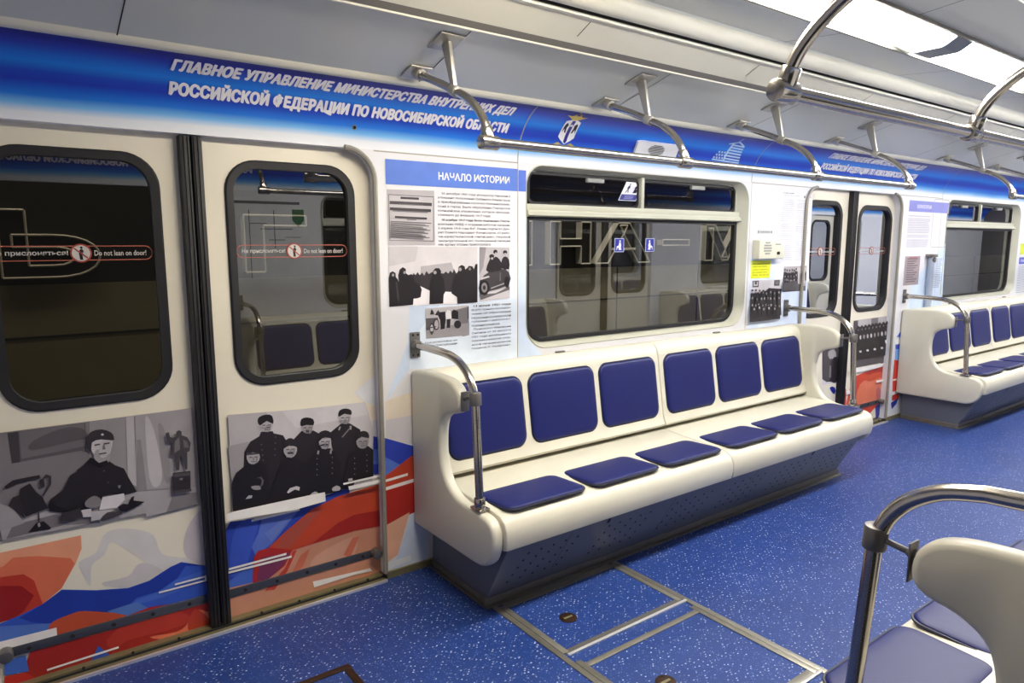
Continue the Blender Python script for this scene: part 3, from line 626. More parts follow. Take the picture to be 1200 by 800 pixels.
for i in range(9):
    u = 250+i*24; v = 205-i*4
    p4.append((G(34), [(u-14, v+150), (u-13, v-40), (u, v-70), (u+13, v-40), (u+14, v+150)], T8)); p4.append((G(150+rr.randint(-20, 50)), ell(u+2, v, 6, 15, 8), T8))
    if i % 2: p4.append((G(200), ell(u+2, v+95, 9, 8, 8), T8))
    p4.append((G(30), ell(u+12, v-60, 11, 22, 8), T8)); p4.append((G(140), ell(u+13, v-52, 4, 9, 6), T8))
p4 += [((236, 234, 232), [(205, 412), (440, 372), (408, 400), (240, 440), (205, 440)], T8), ((236, 234, 232), [(180, 560), (222, 552), (222, 572), (180, 585)], T8), ((236, 234, 232), [(380, 490), (490, 468), (490, 480), (385, 505)], T8), ((236, 234, 232), [(440, 220), (490, 212), (490, 235), (445, 242)], T8)]
prints('photo_print', D4, YD, p4)

# --- "do not lean" decals on the door panes
def lean_sign(root, x0, x1, zc, xc):
    y = DOOR_Y+.0115; h = .0245
    mb = MB()
    P = rrect(x0, x1, zc-h, zc+h, h*.98, 6); Q = rrect(x0+.003, x1-.003, zc-h+.003, zc+h-.003, (h-.003)*.98, 6)
    mb.add([(p[0], y, p[1]) for p in P]+[(p[0], y, p[1]) for p in Q], [(i, (i+1) % len(P), len(P)+(i+1) % len(P), len(P)+i) for i in range(len(P))], lin((176, 96, 80)), sm=False)
    c = lin((196, 190, 186)); red = lin((150, 60, 50)); blk = lin((30, 26, 26))
    mb.poly([(p[0], y-.0004, p[1]) for p in ell(xc, zc, .031, .031, 24)], red); mb.poly([(p[0], y-.0008, p[1]) for p in ell(xc, zc, .026, .026, 24)], c)
    mb.poly([(xc-.004, y-.0012, zc-.022), (xc+.005, y-.0012, zc-.022), (xc+.003, y-.0012, zc-.004), (xc+.008, y-.0012, zc+.006), (xc+.004, y-.0012, zc+.014), (xc-.003, y-.0012, zc+.012), (xc-.006, y-.0012, zc-.002)], blk)
    mb.poly([(p[0], y-.0012, p[1]) for p in ell(xc+.002, zc+.018, .004, .004, 8)], blk)
    mb.poly([(xc-.02, y-.0016, zc+.015), (xc-.017, y-.0016, zc+.018), (xc+.020, y-.0016, zc-.015), (xc+.017, y-.0016, zc-.018)], red)
    wall_text(mb, 'Не прислоняться!', x0+.02, xc-.036, zc-.010, zc+.009, y-.0004, c, bold=.02)
    wall_text(mb, 'Do not lean on door!', xc+.038, x1-.02, zc-.009, zc+.009, y-.0004, c, bold=.01)
    mb.build('warning_decal', M['print'], root, colors=True)
def xz(u, v): p = on_plane(u, v, DOOR_Y+.011); return p.x, p.z
lean_sign(D1, xz(-22, 295)[0], xz(179, 297)[0], xz(95, 296.5)[1], xz(95, 296.5)[0])
lean_sign(D2, xz(277, 295)[0], xz(407, 294)[0], xz(345, 294)[1], xz(345, 294)[0])
lean_sign(D3, BAY-.57, BAY-.15, 1.40, BAY-.36); lean_sign(D4, BAY+.16, BAY+.60, 1.40, BAY+.38)

# ================================================================== PRINTS ON THE FAR WALL PANELS (part of the wall wrap)
WALL = bpy.data.objects['wall_left']
YW = -.0002
wp = [((206, 220, 240), [(452, 470), (478, 400), (480, 330), (607, 318), (607, 430), (540, 430), (480, 432)], None), ((222, 232, 246), [(480, 402), (560, 300), (607, 290), (607, 430), (480, 432)], None),
      ((208, 222, 244), [(608, 300), (617, 250), (617, 395), (640, 420), (608, 430)], None), ((226, 214, 198), [(451, 470), (485, 458), (485, 486), (452, 492)], None), ((206, 202, 208), [(452, 492), (485, 486), (485, 520), (452, 518)], None),
      ((216, 228, 246), [(898, 240), (913, 252), (913, 280), (890, 282)], None), ((210, 222, 244), [(880, 300), (948, 296), (944, 385), (876, 390)], None), ((226, 232, 244), [(908, 300), (948, 290), (948, 330), (908, 335)], None),
      ((206, 222, 242), [(1070, 330), (1108, 285), (1104, 350), (1100, 368), (1062, 366)], None),
      ((44, 66, 176), [(451, 513), (490, 524), (490, 540), (451, 560)], None), ((86, 118, 206), [(451, 535), (470, 545), (451, 558)], None), ((190, 66, 40), [(451, 558), (490, 528), (490, 585), (451, 622)], None), ((174, 42, 32), [(451, 575), (490, 565), (490, 598), (451, 616)], None),
      ((230, 176, 148), [(451, 616), (480, 600), (466, 650), (452, 660)], None), ((206, 216, 236), [(466, 650), (482, 604), (500, 600), (500, 670), (455, 678)], None), ((226, 230, 236), [(452, 660), (482, 650), (482, 656), (452, 668)], None),
      ((240, 236, 232), [(451, 562), (478, 554), (478, 557), (451, 565)], None), ((240, 236, 232), [(451, 571), (490, 559), (490, 563), (451, 575)], None)]
TX = (960, 380, 8)
wp += [((62, 96, 200), [(725, 118), (803, 15), (800, 118)], TX), ((238, 236, 236), [(715, 140), (795, 133), (792, 170), (715, 178)], TX), ((44, 70, 180), [(715, 190), (790, 175), (788, 236), (715, 230)], TX), ((120, 164, 226), [(715, 230), (790, 236), (778, 345), (708, 330)], TX),
       ((206, 56, 42), [(705, 330), (778, 348), (765, 632), (685, 650), (690, 500)], TX), ((238, 232, 230), [(690, 515), (765, 500), (764, 515), (690, 530)], TX), ((238, 232, 230), [(685, 632), (755, 610), (754, 640), (685, 662)], TX), ((206, 56, 42), [(684, 665), (750, 640), (745, 705), (680, 712)], TX), ((34, 48, 150), [(672, 735), (742, 690), (722, 745), (680, 795)], TX)]
prints('wall_print', WALL, YW, wp, gap=.00003)
# frieze writing follows the curved band
def band_text(mb, s, x0, x1, t0, t1, side=0, **k):
    vs, fs = text_fit(s, x0, x1, t0, t1, **k)
    if side: vs = [(x0+x1-x, t, d) for x, t, d in vs]
    for i, (dx, dt) in enumerate(((0, 0), (-.0026, 0), (.0026, 0), (-.0013, .006), (.0013, -.006))):
        mb.add([frieze(x+dx, t+dt, .0018+.0002*i, side) for x, t, d in vs], fs, sm=False)
def slogan(x0, x1, side=0, parent=None):
    mb = MB()
    band_text(mb, 'ГЛАВНОЕ УПРАВЛЕНИЕ МИНИСТЕРСТВА ВНУТРЕННИХ ДЕЛ', x0, x1-.01, .655, .835, side, bold=.020, shear=.22, space=1.06)
    band_text(mb, 'РОССИЙСКОЙ ФЕДЕРАЦИИ ПО НОВОСИБИРСКОЙ ОБЛАСТИ', x0, x1, .375, .585, side, bold=.020, shear=.05, space=1.06)
    mb.build('slogan_lettering', M['white'], bpy.data.objects['trim_1' if side == 0 else 'trim_2'])
slogan(-.065, 1.325); slogan(BAY-.585, BAY+.80); slogan(-.55, .95, 1); slogan(3.6, 5.0, 1)
def seam(x, side=0):
    mb = MB(); n = 14
    for i in range(n):
        a, b = i/n*.98, (i+1)/n*.98
        mb.add([frieze(x, a, .0015, side), frieze(x+.006, a, .0015, side), frieze(x+.006, b, .0015, side), frieze(x, b, .0015, side)], [(0, 1, 2, 3)])
    mb.build('sheet_joint', M['greyplastic'], bpy.data.objects['trim_1'])
for xx in (1.41, 3.225, BAY+1.41): seam(xx)
def band_poly(mb, pts, col, off):
    bm = bmesh.new(); bm.faces.new([bm.verts.new((x, t, 0)) for x, t in pts])
    for k in range(1, 50):
        bmesh.ops.bisect_plane(bm, geom=bm.verts[:]+bm.edges[:]+bm.faces[:], plane_co=(0, k*.02, 0), plane_no=(0, 1, 0))
    bmesh.ops.triangulate(bm, faces=bm.faces[:]); bm.verts.index_update()
    mb.add([frieze(v.co.x, v.co.y, off) for v in bm.verts], [tuple(v.index for v in f.verts) for f in bm.faces], lin(col), sm=False); bm.free()
# emblem: golden double-headed eagle over a white and blue shield
def emblem(x, s=1.0):
    mb = MB(); g = (196, 172, 92)
    def q(pts): return [(x+a*s, .60+b) for a, b in pts]
    band_poly(mb, q([(-.010, .14), (-.065, .235), (-.03, .225), (-.02, .25), (-.012, .21)]), g, .0020); band_poly(mb, q([(.010, .14), (.065, .235), (.03, .225), (.02, .25), (.012, .21)]), g, .0020)
    band_poly(mb, q([(-.02, .12), (.02, .12), (.018, .24), (-.018, .24)]), g, .0024); band_poly(mb, q([(-.022, .25), (-.006, .235), (-.008, .28), (-.022, .275)]), (170, 140, 70), .0026); band_poly(mb, q([(.022, .25), (.006, .235), (.008, .28), (.022, .275)]), (170, 140, 70), .0026); band_poly(mb, q([(-.008, .29), (.008, .29), (0, .335)]), (190, 150, 70), .0026)
    band_poly(mb, q([(-.045, .12), (-.05, -.16), (-.03, -.21), (0, -.27), (.03, -.21), (.05, -.16), (.045, .12), (.02, .15), (-.02, .15)]), (228, 228, 232), .0028)
    band_poly(mb, q([(-.010, .14), (-.010, -.23), (.0, -.26), (.010, -.23), (.010, .14)]), (44, 40, 130), .0031)
    band_poly(mb, q([(-.012, .03), (.012, .03), (0, .075)]), (228, 228, 232), .0034)
    for sx in (-1, 1):
        band_poly(mb, q([(sx*.038, .06), (sx*.030, .09), (sx*.018, .05), (sx*.022, .0), (sx*.016, -.09), (sx*.026, -.08), (sx*.032, -.02), (sx*.042, -.09), (sx*.040, .0)]), (26, 26, 34), .0031)
    for sx in (-1, 1): band_poly(mb, q([(sx*.01, -.29), (sx*.04, -.245), (sx*.066, -.28), (sx*.05, -.30), (sx*.03, -.275)]), g, .0020)
    mb.build('police_emblem', M['print'], bpy.data.objects['trim_1'], colors=True)
emblem(1.675)
mb = MB()      # pale drawing of an office building
def bl(pts): band_poly(mb, pts, (176, 206, 236), .002)
bl([(2.80, .34), (3.06, .32), (3.06, .345), (2.80, .365)])
for r_ in range(6):
    z = .375+.058*r_; a = 2.805+.012*r_; b = 2.90+.004*r_
    for i in range(4):
        if r_ < 3: bl([(a+i*.025, z), (a+i*.025+.015, z-.004), (a+i*.025+.015, z+.034), (a+i*.025, z+.038)])
    bl([(2.915, z+.004), (3.055-.006*r_, z-.012), (3.055-.006*r_, z+.018), (2.915, z+.034)])
bl([(2.90, .36), (2.915, .36), (2.915, .74), (2.90, .71)]); bl([(2.87, .68), (2.95, .75), (3.02, .66), (3.02, .69), (2.95, .78), (2.87, .71)]); bl([(2.93, .78), (2.936, .78), (2.955, .86), (2.949, .86)])
mb.build('building_drawing', M['print'], bpy.data.objects['trim_1'], colors=True)
mb = MB()
for xx, tt in ((.60, .255), (BAY+.62, .22)):
    mb.add([frieze(xx+p[0], tt+p[1]*3.2, .002) for p in ell(0, 0, .010, .010, 12)], [tuple(range(12))], mi=0); mb.add([frieze(xx+p[0], tt+p[1]*3.2, .0025) for p in ell(0, 0, .007, .007, 12)], [tuple(range(12))], mi=1)
mb.build('keyhole', [M['alu'], M['hole']], bpy.data.objects['trim_1'])

# ================================================================== OUTSIDE: the station track wall
mb = MB(); mb.box(-4, 17, 1.32, 1.42, -1.2, 1.27)
mb2 = MB(); mb2.box(-4, 17, 1.34, 1.42, 1.27, 3.6)
tw = mb2.build('wall_station', M['trackdark'], kind='structure')
mb.build('stone_cladding', M['track'], tw)
mb = MB()
for z in (1.02, .71, .40): mb.box(-4, 17, 1.316, 1.325, z-.006, z+.006)
for i in range(20): mb.box(-3.6+i, -3.59+i, 1.316, 1.325, -1.2, 1.27)
mb.build('stone_joint', M['gap'], tw)
def letter(ch, x0, x1, label):
    mb = MB(); vs, fs = text_fit(ch, x0, x1, 1.305, 1.615, bold=.03)
    z = (1.43 if ch == '-' else None)
    if z: vs = [(x, 1.44+(zz-1.305)*.15, d) for x, zz, d in vs]
    t = thing('station_letter', label, 'letter', ((x0+x1)/2, 1.33, 1.305), 'letters of the station name')
    mb.add([(x, 1.285, zz) for x, zz, d in vs], fs, sm=False); mb.build('letter_face', M['letter'], t)
    ed = {}
    for f in fs:
        for i in range(len(f)):
            e = tuple(sorted((f[i], f[(i+1) % len(f)]))); ed[e] = ed.get(e, 0)+1
    # rim along the outline: weld by position
    key = lambda i: (round(vs[i][0], 4), round(vs[i][1], 4)); ek = {}
    for e in ed:
        k = tuple(sorted((key(e[0]), key(e[1])))); ek[k] = ek.get(k, 0)+ed[e]
    mb = MB()
    for (a, b), c in ek.items():
        if c == 1 and a != b:
            mb.add([(a[0], 1.335, a[1]), (b[0], 1.335, b[1]), (b[0], 1.275, b[1]), (a[0], 1.275, a[1])], [(0, 1, 2, 3)])
            mb.tube([(a[0], 1.275, a[1]), (b[0], 1.275, b[1])], .006, 6)
    mb.build('letter_rim', M['ledge'], t)
for ch, a, b, lb in (('Ь', -.56, -.17, 'large metal letter soft sign on the track wall seen through the leftmost door window'), ('Г', .515, .86, 'large metal letter Г on the track wall seen through the second door window'),
                     ('И', 2.06, 2.50, 'large metal letter И on the track wall just left of the letter Н'), ('Н', 2.67, 3.07, 'large metal letter Н on the track wall at left of the big window'), ('А', 3.12, 3.73, 'large metal letter А on the track wall in the middle of the big window'),
                     ('-', 3.88, 4.22, 'metal hyphen on the track wall between the letters А and М'), ('М', 4.44, 5.0, 'large metal letter М on the track wall at right edge of the big window')):
    letter(ch, a, b, lb)

# ================================================================== BENCHES
XC = 2.265                      # bench centre; local x runs -1.435 .. 1.435, local y=0 at the wall, seat towards -y
def make_bench():
    root = thing('bench', 'x', 'bench', (XC, 0, 0))
    o = XC
    # end panels
    prof = [(0, .222), (0, .920)] + [(d, z) for d, z in ((.10, .930), (.21, .934), (.30, .929), (.352, .914), (.384, .886), (.395, .850), (.388, .815), (.362, .797), (.31, .784), (.266, .758), (.245, .715), (.238, .65), (.244, .585), (.266, .525), (.306, .478), (.365, .450), (.44, .440), (.53, .437), (.585, .428), (.615, .402), (.627, .362), (.622, .315), (.603, .272), (.572, .242), (.53, .226), (.48, .222))]
    sm_ = [prof[0], prof[1]]+[(v.x, v.y) for v in smooth([(a, b, 0) for a, b in prof[1:]], 3, closed=False)][1:]
    for s in (-1, 1):
        mb = MB(); xa, xb = sorted((o+s*1.437, o+s*1.386))
        mb.prism([(-d, z) for d, z in sm_], xa, xb)
        mb.build('end_panel', M['cream'], root, bevel=.016, seg=3, bev_angle=60)
    # seat and back shells, two modules
    back = [(0, .905), (.03, .922), (.07, .926), (.102, .918), (.124, .896), (.134, .862), (.186, .540), (.196, .512), (.206, .495), (.200, .482), (.18, .478), (0, .478)]
    seat = [(.05, .458), (.19, .460), (.215, .463), (.30, .458), (.45, .450), (.56, .444), (.60, .437), (.628, .418), (.642, .388), (.645, .345), (.638, .312), (.62, .306), (.05, .40)]
    for xa, xb in ((-1.388, -.003), (.003, 1.388)):
        mb = MB(); mb.prism([(-d, z) for d, z in back], o+xa, o+xb); mb.build('backrest_shell', M['cream'], root, bevel=.006, bev_angle=75, angle=50)
        mb = MB(); mb.prism([(-d, z) for d, z in seat], o+xa, o+xb); mb.build('seat_shell', M['cream'], root, bevel=.006, bev_angle=75, angle=50)
    # pads
    def pad(name, c, U, V, N, w, h, r, th):
        c, U, V, N = Vector(c), Vector(U).normalized(), Vector(V).normalized(), Vector(N).normalized()
        def loop(ins, hh): return [c+U*p[0]+V*p[1]+N*hh for p in rrect(-w/2+ins, w/2-ins, -h/2+ins, h/2-ins, max(.01, r-ins), 7)]
        L = [loop(-.002, -.006), loop(0, th*.55), loop(.004, th*.85), loop(.012, th), loop(.035, th*1.06), loop(.09, th*1.12)]
        mb = MB(); vs = [p for l in L for p in l]; n = len(L[0]); fs = []
        for k in range(len(L)-1):
            fs += [(k*n+i, k*n+(i+1) % n, (k+1)*n+(i+1) % n, (k+1)*n+i) for i in range(n)]
        fs.append(tuple((len(L)-1)*n+i for i in range(n))); mb.add(vs, fs)
        p = mb.build(name, M['navy'], root, angle=60)
        mb = MB(); mb.tube(loop(-.0035, .0015), .0042, 6, closed=True); mb.build('piping', M['piping'], p)
    tilt = Vector((0, .052, .322)).normalized()      # up along the backrest face
    nb = Vector((0, -.322, .052)).normalized()
    for m in (-1, 1):
        for i in (-1, 0, 1):
            x = o+m*.694+i*.4515
            pad('back_pad', (x, -.158, .698), (1, 0, 0), tilt, nb, .408, .318, .05, .014)
            pad('seat_pad', (x, -.488, .4478), (1, 0, 0), (0, 1, -.045*-1*-1), (0, .03, 1), .408, .236, .045, .012)
    # dark base
    mb = MB(); mb.prism([(-.02, .02), (-.455, .02), (-.462, .05), (-.602, .296), (-.605, .32), (-.02, .38)], o-1.352, o+1.352)
    bs = mb.build('base_box', M['base'], root, bevel=.004, bev_angle=30)
    # rivets and slots punched in the sloping front
    mb = MB(); P0 = Vector((0, -.462, .05)); P1 = Vector((0, -.602, .296)); nf = Vector((0, -.246, -.140)).normalized()
    rr = random.Random(5)
    for g in range(6):
        gx = o-1.25+g*.45
        for i in range(5):
            for j in range(5):
                t = .18+j*.145; x = gx+i*.066+(j-2)*.012
                c = P0.lerp(P1, t)+nf*.0012; c.x = x
                q = [c+Vector((math.cos(a)*.0062, 0, 0))+(P1-P0).normalized()*(math.sin(a)*.0062) for a in [2*PI*k/8 for k in range(8)]]
                mb.add(q, [tuple(range(8))], sm=False)
    for gx in (-.80, .82):
        c = P0.lerp(P1, .91)+nf*.0012; c.x = o+gx
        mb.add([c+Vector((a, 0, 0))+(P1-P0).normalized()*b for a, b in ((-.008, -.014), (.008, -.014), (.008, .014), (-.008, .014))], [(0, 1, 2, 3)], sm=False)
    mb.build('rivet_holes', M['hole'], bs, kind='stuff')
    for gx in (-1.02, -.37, .28, .93):
        mb = MB()
        c = P0.lerp(P1, .5)+nf*.001; c.x = o+gx
        mb.add([c+Vector((a, 0, 0))+(P1-P0).normalized()*b for a, b in ((-.012, -.12), (-.010, -.12), (.010, .12), (.008, .12))], [(0, 1, 2, 3)], sm=False)
        mb.build('panel_joint', M['hole'], bs)
    mb = MB(); mb.box(o-1.37, o+1.37, -.484, -.448, 0, .006); mb.box(o-1.365, o+1.365, -.462, -.452, 0, .035)
    for s in (-1, 1):
        a, b = sorted((o+s*1.345, o+s*1.372)); mb.box(a, b, -.47, -.02, 0, .008); a, b = sorted((o+s*1.352, o+s*1.358)); mb.box(a, b, -.46, -.02, 0, .035)
    mb.build('toe_strip', M['toe'], root, bevel=.0015)
    for gx in (-.62, .62):
        mb = MB(); mb.box(o+gx-.028, o+gx+.028, -.05, -.035, .924, .932); mb.box(o+gx-.018, o+gx+.018, -.054, -.05, .924, .930); mb.build('top_clip', M['toe'], root, bevel=.002)
    return root
bench = make_bench()
bench['label'] = 'long cream bench with six navy pads standing under the big window'
bench['group'] = 'benches along the car'; bench.location.y = -.004
dup(bench, (XC+BAY, -.004, 0), 0, 'cream bench with navy pads farther right, beyond the second pair of doors')
dup(bench, (XC+BAY, -W+.004, 0), PI, 'cream bench on the near side, only mirrored in the farther window pane')
dup(bench, (XC-.03, -W+.004, 0), PI, 'nearest cream bench, cut by the bottom right corner of the picture')

# ================================================================== GRAB POLES at the bench ends
def make_pole():
    t = thing('grab_pole', 'x', 'grab pole', (0, 0, 0), 'grab poles at the bench ends')
    path = [(0, -.012, 1.028), (0, -.10, 1.028), (0, -.22, 1.026)]+[(v.x, v.y, v.z) for v in smooth([(0, -.29, 1.022), (0, -.36, 1.005), (0, -.42, .968), (0, -.458, .92), (0, -.478, .865)], 4, closed=False)]+[(0, -.488, .70), (0, -.503, .455)]
    mb = MB(); mb.tube(path, .0165, 16); mb.build('tube', M['steel'], t)
    mb = MB(); mb.box(-.024, .024, -.010, -.002, .972, 1.084); mb.cyl((0, -.006, 1.028), (0, -.035, 1.028), .023, 16)
    f = mb.build('wall_flange', M['dark'], t, bevel=.003)
    for dx in (-.012, .012):
        for dz in (-.044, .044): MB().cyl((dx, -.011, 1.028+dz), (dx, -.007, 1.028+dz), .0055, 8).build('screw', M['gap'], f)
    mb = MB(); mb.cyl((0, -.479, .85), (0, -.476, .90), .0235, 18); mb.build('collar', M['dark'], t, bevel=.003)
    mb = MB(); mb.box(-.019, .019, -.406, -.4015, .812, .892); mb.tube([(0, -.401, .866), (0, -.43, .870), (0, -.465, .875)], .0065, 10); mb.tube([(0, -.401, .864), (0, -.416, .868)], [.013, .007], 10)
    mb.build('bracket', M['dark'], t, bevel=.002)
    mb = MB(); mb.box(-.025, .025, -.538, -.470, .4435, .452); mb.cyl((0, -.503, .444), (0, -.5015, .488), .0225, 18); mb.build('foot', M['steel'], t, bevel=.003)
    return t
pole = make_pole(); pole.location = (XC-1.412, 0, 0); pole['label'] = 'bent steel grab pole at the left end of the bench under the big window'
dup(pole, (XC+1.412, 0, 0), 0, 'bent steel grab pole at the bench end in front of the farther doors')
dup(pole, (XC+BAY-1.412, 0, 0), 0, 'bent steel grab pole at the left end of the farther bench')
dup(pole, (XC-1.442, -W, 0), PI, 'large steel grab pole in the foreground at the end of the nearest bench')

# ================================================================== OVERHEAD HANDRAILS
def make_rail():
    t = thing('overhead_handrail', 'x', 'handrail', (XC, 0, 0), 'overhead handrails')
    xs = [XC-1.522, XC-.55, XC+.443, XC+1.42]
    mb = MB(); mb.tube([(xs[0]-.03, -.735, 1.791), (xs[-1]+.03, -.735, 1.789)], .0165, 16); mb.build('rail', M['steel'], t)
    for i, x in enumerate(xs):
        path = [(v.x, v.y, v.z) for v in smooth([(x, -.732, 1.805), (x, -.712, 1.855), (x, -.672, 1.903), (x, -.61, 1.948), (x, -.53, 1.985), (x, -.45, 2.020), (x, -.36, 2.055), (x, -.27, 2.090)], 4, closed=False)]
        mb = MB(); mb.tube(path, .0145, 14); st = mb.build('stanchion', M['steel'], t)
        mb = MB(); mb.tube([(x, -.733, 1.799), (x, -.719, 1.838)], .021, 14); mb.tube([(x-.034, -.735, 1.790), (x+.034, -.735, 1.790)], .0235, 16)
        mb.build('rail_socket', M['steel'], st, bevel=.003)
        mb = MB(); nz = Vector((0, -.27, -.963)); tv = Vector((0, -.963, .27)); c = Vector((x, -.262, 2.100))
        def slab(c, a, b, th):
            vs = [c+Vector((sx*a, 0, 0))+tv*(sy*b)+nz*(k*th) for sx in (-1, 1) for sy in (-1, 1) for k in (0, 1)]
            mb.add(vs, [(0, 1, 3, 2), (4, 6, 7, 5), (0, 4, 5, 1), (2, 3, 7, 6), (0, 2, 6, 4), (1, 5, 7, 3)])
        slab(c, .045, .045, .008); mb.cyl(c+nz*.004+tv*.0, Vector((x, -.30, 2.078)), .022, 12)
        mb.build('foot_plate', M['hanger'], st, bevel=.002)
        mb = MB(); c2 = Vector((x, -.478, 2.160)); slab(c2, .048, .052, .007)
        a = Vector((x, -.528, 1.990)); b = c2+nz*.006
        for wv, pt in ((.010, a), (.022, b)): pass
        vs = []
        for pt, wv in ((a, .011), (b, .024)):
            for sx in (-1, 1):
                for sy in (-1, 1): vs.append(pt+Vector((sx*.007, sy*wv, 0)))
        mb.add(vs, [(0, 1, 3, 2), (4, 6, 7, 5), (0, 4, 5, 1), (2, 3, 7, 6), (0, 2, 6, 4), (1, 5, 7, 3)])
        mb.tube([(x, -.545, 1.978), (x, -.512, 1.993)], .020, 14)
        mb.build('hanger', M['hanger'], t, bevel=.002)
    return t
rail = make_rail(); rail['label'] = 'steel overhead handrail on four hangers above the bench under the big window'
dup(rail, (XC+BAY, 0, 0), 0, 'steel overhead handrail above the farther bench at the right edge')
dup(rail, (XC-.03, -W, 0), PI, 'thick nearest overhead handrail crossing the upper right corner')

# ================================================================== CEILING LIGHT
lamp = thing('ceiling_light', 'bright white ceiling light line with grey joint covers, upper right corner', 'light', (3.2, -W/2, 2.29))
lp = [(-1.137, 2.292), (-1.186, 2.266), (-1.200, 2.262), (-1.300, 2.262), (-1.314, 2.266), (-1.363, 2.292)]
js = [x for x in (.22, 1.19, 2.67, 4.15, 5.63, 7.11, 8.59, 10.07, 11.55, 13.03)]
for a, b in zip(js, js[1:]+[XB-.02]):
    mb = MB(); mb.prism(lp, a+.06, b-.06); mb.build('diffuser', M['lampwarm'] if a < 1 else M['lamp'], lamp, angle=25)
lpo = [(-1.128, 2.292), (-1.182, 2.260), (-1.198, 2.255), (-1.302, 2.255), (-1.318, 2.260), (-1.372, 2.292)]
for a in js:
    mb = MB(); mb.prism(lpo, a-.075, a+.075); mb.build('joint_cover', M['lampmetal'], lamp, angle=15)
mb = MB(); mb.prism(lpo, XA, LAMP_X0-.08); mb.build('blank_cover', M['lampmetal'], lamp)
mb = MB()
for s in (-1, 1):
    a = -W/2+s*.122
    mb.box(XA, XB, min(a, a+s*.012), max(a, a+s*.012), 2.283, 2.295)
mb.build('edge_strip', M['alu'], lamp)

# ================================================================== SMALL THINGS ON THE FAR WALL
t = thing('intercom_box', 'cream intercom box with round grille on the wall right of the big window', 'intercom', (3.41, 0, 1.42))
mb = MB(); mb.box(3.27, 3.545, -.055, 0, 1.362, 1.482); mb.build('housing', M['intercom'], t, bevel=.006)
mb = MB()
for i in range(5):
    r = .042; zz = 1.430-.034+i*.017; h = math.sqrt(max(0, r*r-(zz-1.430)**2)); mb.box(3.355-h, 3.355+h, -.0575, -.0545, zz-.0045, zz+.0045)
mb.build('grille', M['greyplastic'], t)
mb = MB(); mb.cyl((3.47, -.064, 1.398), (3.47, -.05, 1.398), .010, 14); mb.build('call_button', M['gap'], t)
mb = MB(); mb.box(3.44, 3.50, -.0565, -.054, 1.45, 1.458); mb.build('nameplate', M['greyplastic'], t)

t = thing('ceiling_speaker', 'white speaker plate with oval grille on the blue band above the big window', 'speaker', (2.31, -.01, 1.92))
mb = MB(); n = 6
lo = rrect(2.15, 2.475, .205, .545, .03, 4)
def grid(off): return [frieze(x, tt, off) for x, tt in lo]
N = len(lo); mb.add(grid(.0)+grid(.014), [(i, (i+1) % N, N+(i+1) % N, N+i) for i in range(N)]); band_poly(mb, lo, (230, 230, 234), .014)
mb.build('plate', M['panel'], t, angle=30)
mb = MB()
for i in range(8):
    tt = .33+i*.024; hw = .062*math.sqrt(max(0, 1-((tt-.415)/.1)**2))
    if hw > .01: mb.add([frieze(2.305-hw, tt-.005, .0165), frieze(2.305+hw, tt-.005, .0165), frieze(2.305+hw, tt+.006, .0165), frieze(2.305-hw, tt+.006, .0165)], [(0, 1, 2, 3)], sm=False)
mb.build('grille', M['gap'], t)

def flat_thing(name, label, cat, fn, y=-.001, loc=(0, 0, 1.2), group=None):
    mb = MB(); fn(mb); o = mb.build(name, M['print'], None, colors=True); tag(o, label, cat, group); return o
def rect(mb, x0, x1, z0, z1, y, col): mb.poly([(x0, y, z0), (x1, y, z0), (x1, y, z1), (x0, y, z1)], lin(col))
def f(mb):
    mb.box(3.268, 3.476, -.002, 0, 1.238, 1.350, col=lin((222, 228, 36)))
    for i in range(5): wall_text(mb, ['При обнаружении', 'подозрительных предметов', 'сообщите машинисту', 'по экстренной связи', 'поезд - диспетчер'][i], 3.285, 3.46-.02*(i % 2), 1.324-i*.018, 1.334-i*.018, -.0025, lin((80, 84, 20)))
flat_thing('yellow_notice', 'small yellow notice under the intercom box', 'notice', f)
def f(mb):
    mb.box(3.318, 3.48, -.0015, 0, 1.520, 1.544, col=lin((196, 196, 202))); rect(mb, 3.345, 3.455, 1.527, 1.536, -.002, (150, 148, 158))
    for xx in (3.328, 3.470): mb.poly([(p[0], -.002, p[1]) for p in ell(xx, 1.532, .007, .008)], lin((120, 120, 126)))
flat_thing('number_plate', 'small grey metal plate on the wall above the intercom box', 'plate', f)

# ---- history poster beside the doors
POST = thing('history_poster', 'tall printed history poster with blue heading and old photos, left of the big window', 'poster', (1.06, 0, 1.38))
YP = -.0016
mb = MB(); rect(mb, .735, 1.412, 1.705, 1.806, YP, (86, 122, 212)); rect(mb, 1.417, 1.462, 1.705, 1.802, YP, (78, 112, 208))
wall_text(mb, 'НАЧАЛО ИСТОРИИ', .985, 1.365, 1.735, 1.768, YP-.0006, lin((240, 240, 246)), bold=.025)
mb.build('heading_band', M['print'], POST, colors=True)
ink = lin((72, 72, 86)); inkb = lin((38, 38, 52))
mb = MB()
def lines(L, x0, x1, ztop, dz, h, boldn=()):
    for i, s in enumerate(L):
        a, b = x0, x1
        if s.startswith('  '): a += (x1-x0)*.05
        if s.endswith('|'): b = x0+(x1-x0)*.72; s = s[:-1]
        wall_text(mb, s.strip(), a, b, ztop-i*dz-h, ztop-i*dz, YP, inkb if i in boldn else ink, bold=(.022 if i in boldn else .004))
lines(['  26 декабря 1903 года император Николай II', 'утвердил положение Кабинета Министров', 'о преобразовании поселка Новониколаев-', 'ский в город. Было образовано Городское', 'полицейское управление, которое просуще-', 'ствовало до февраля 1917 года.|'], .980, 1.368, 1.684, .0185, .0115, ())
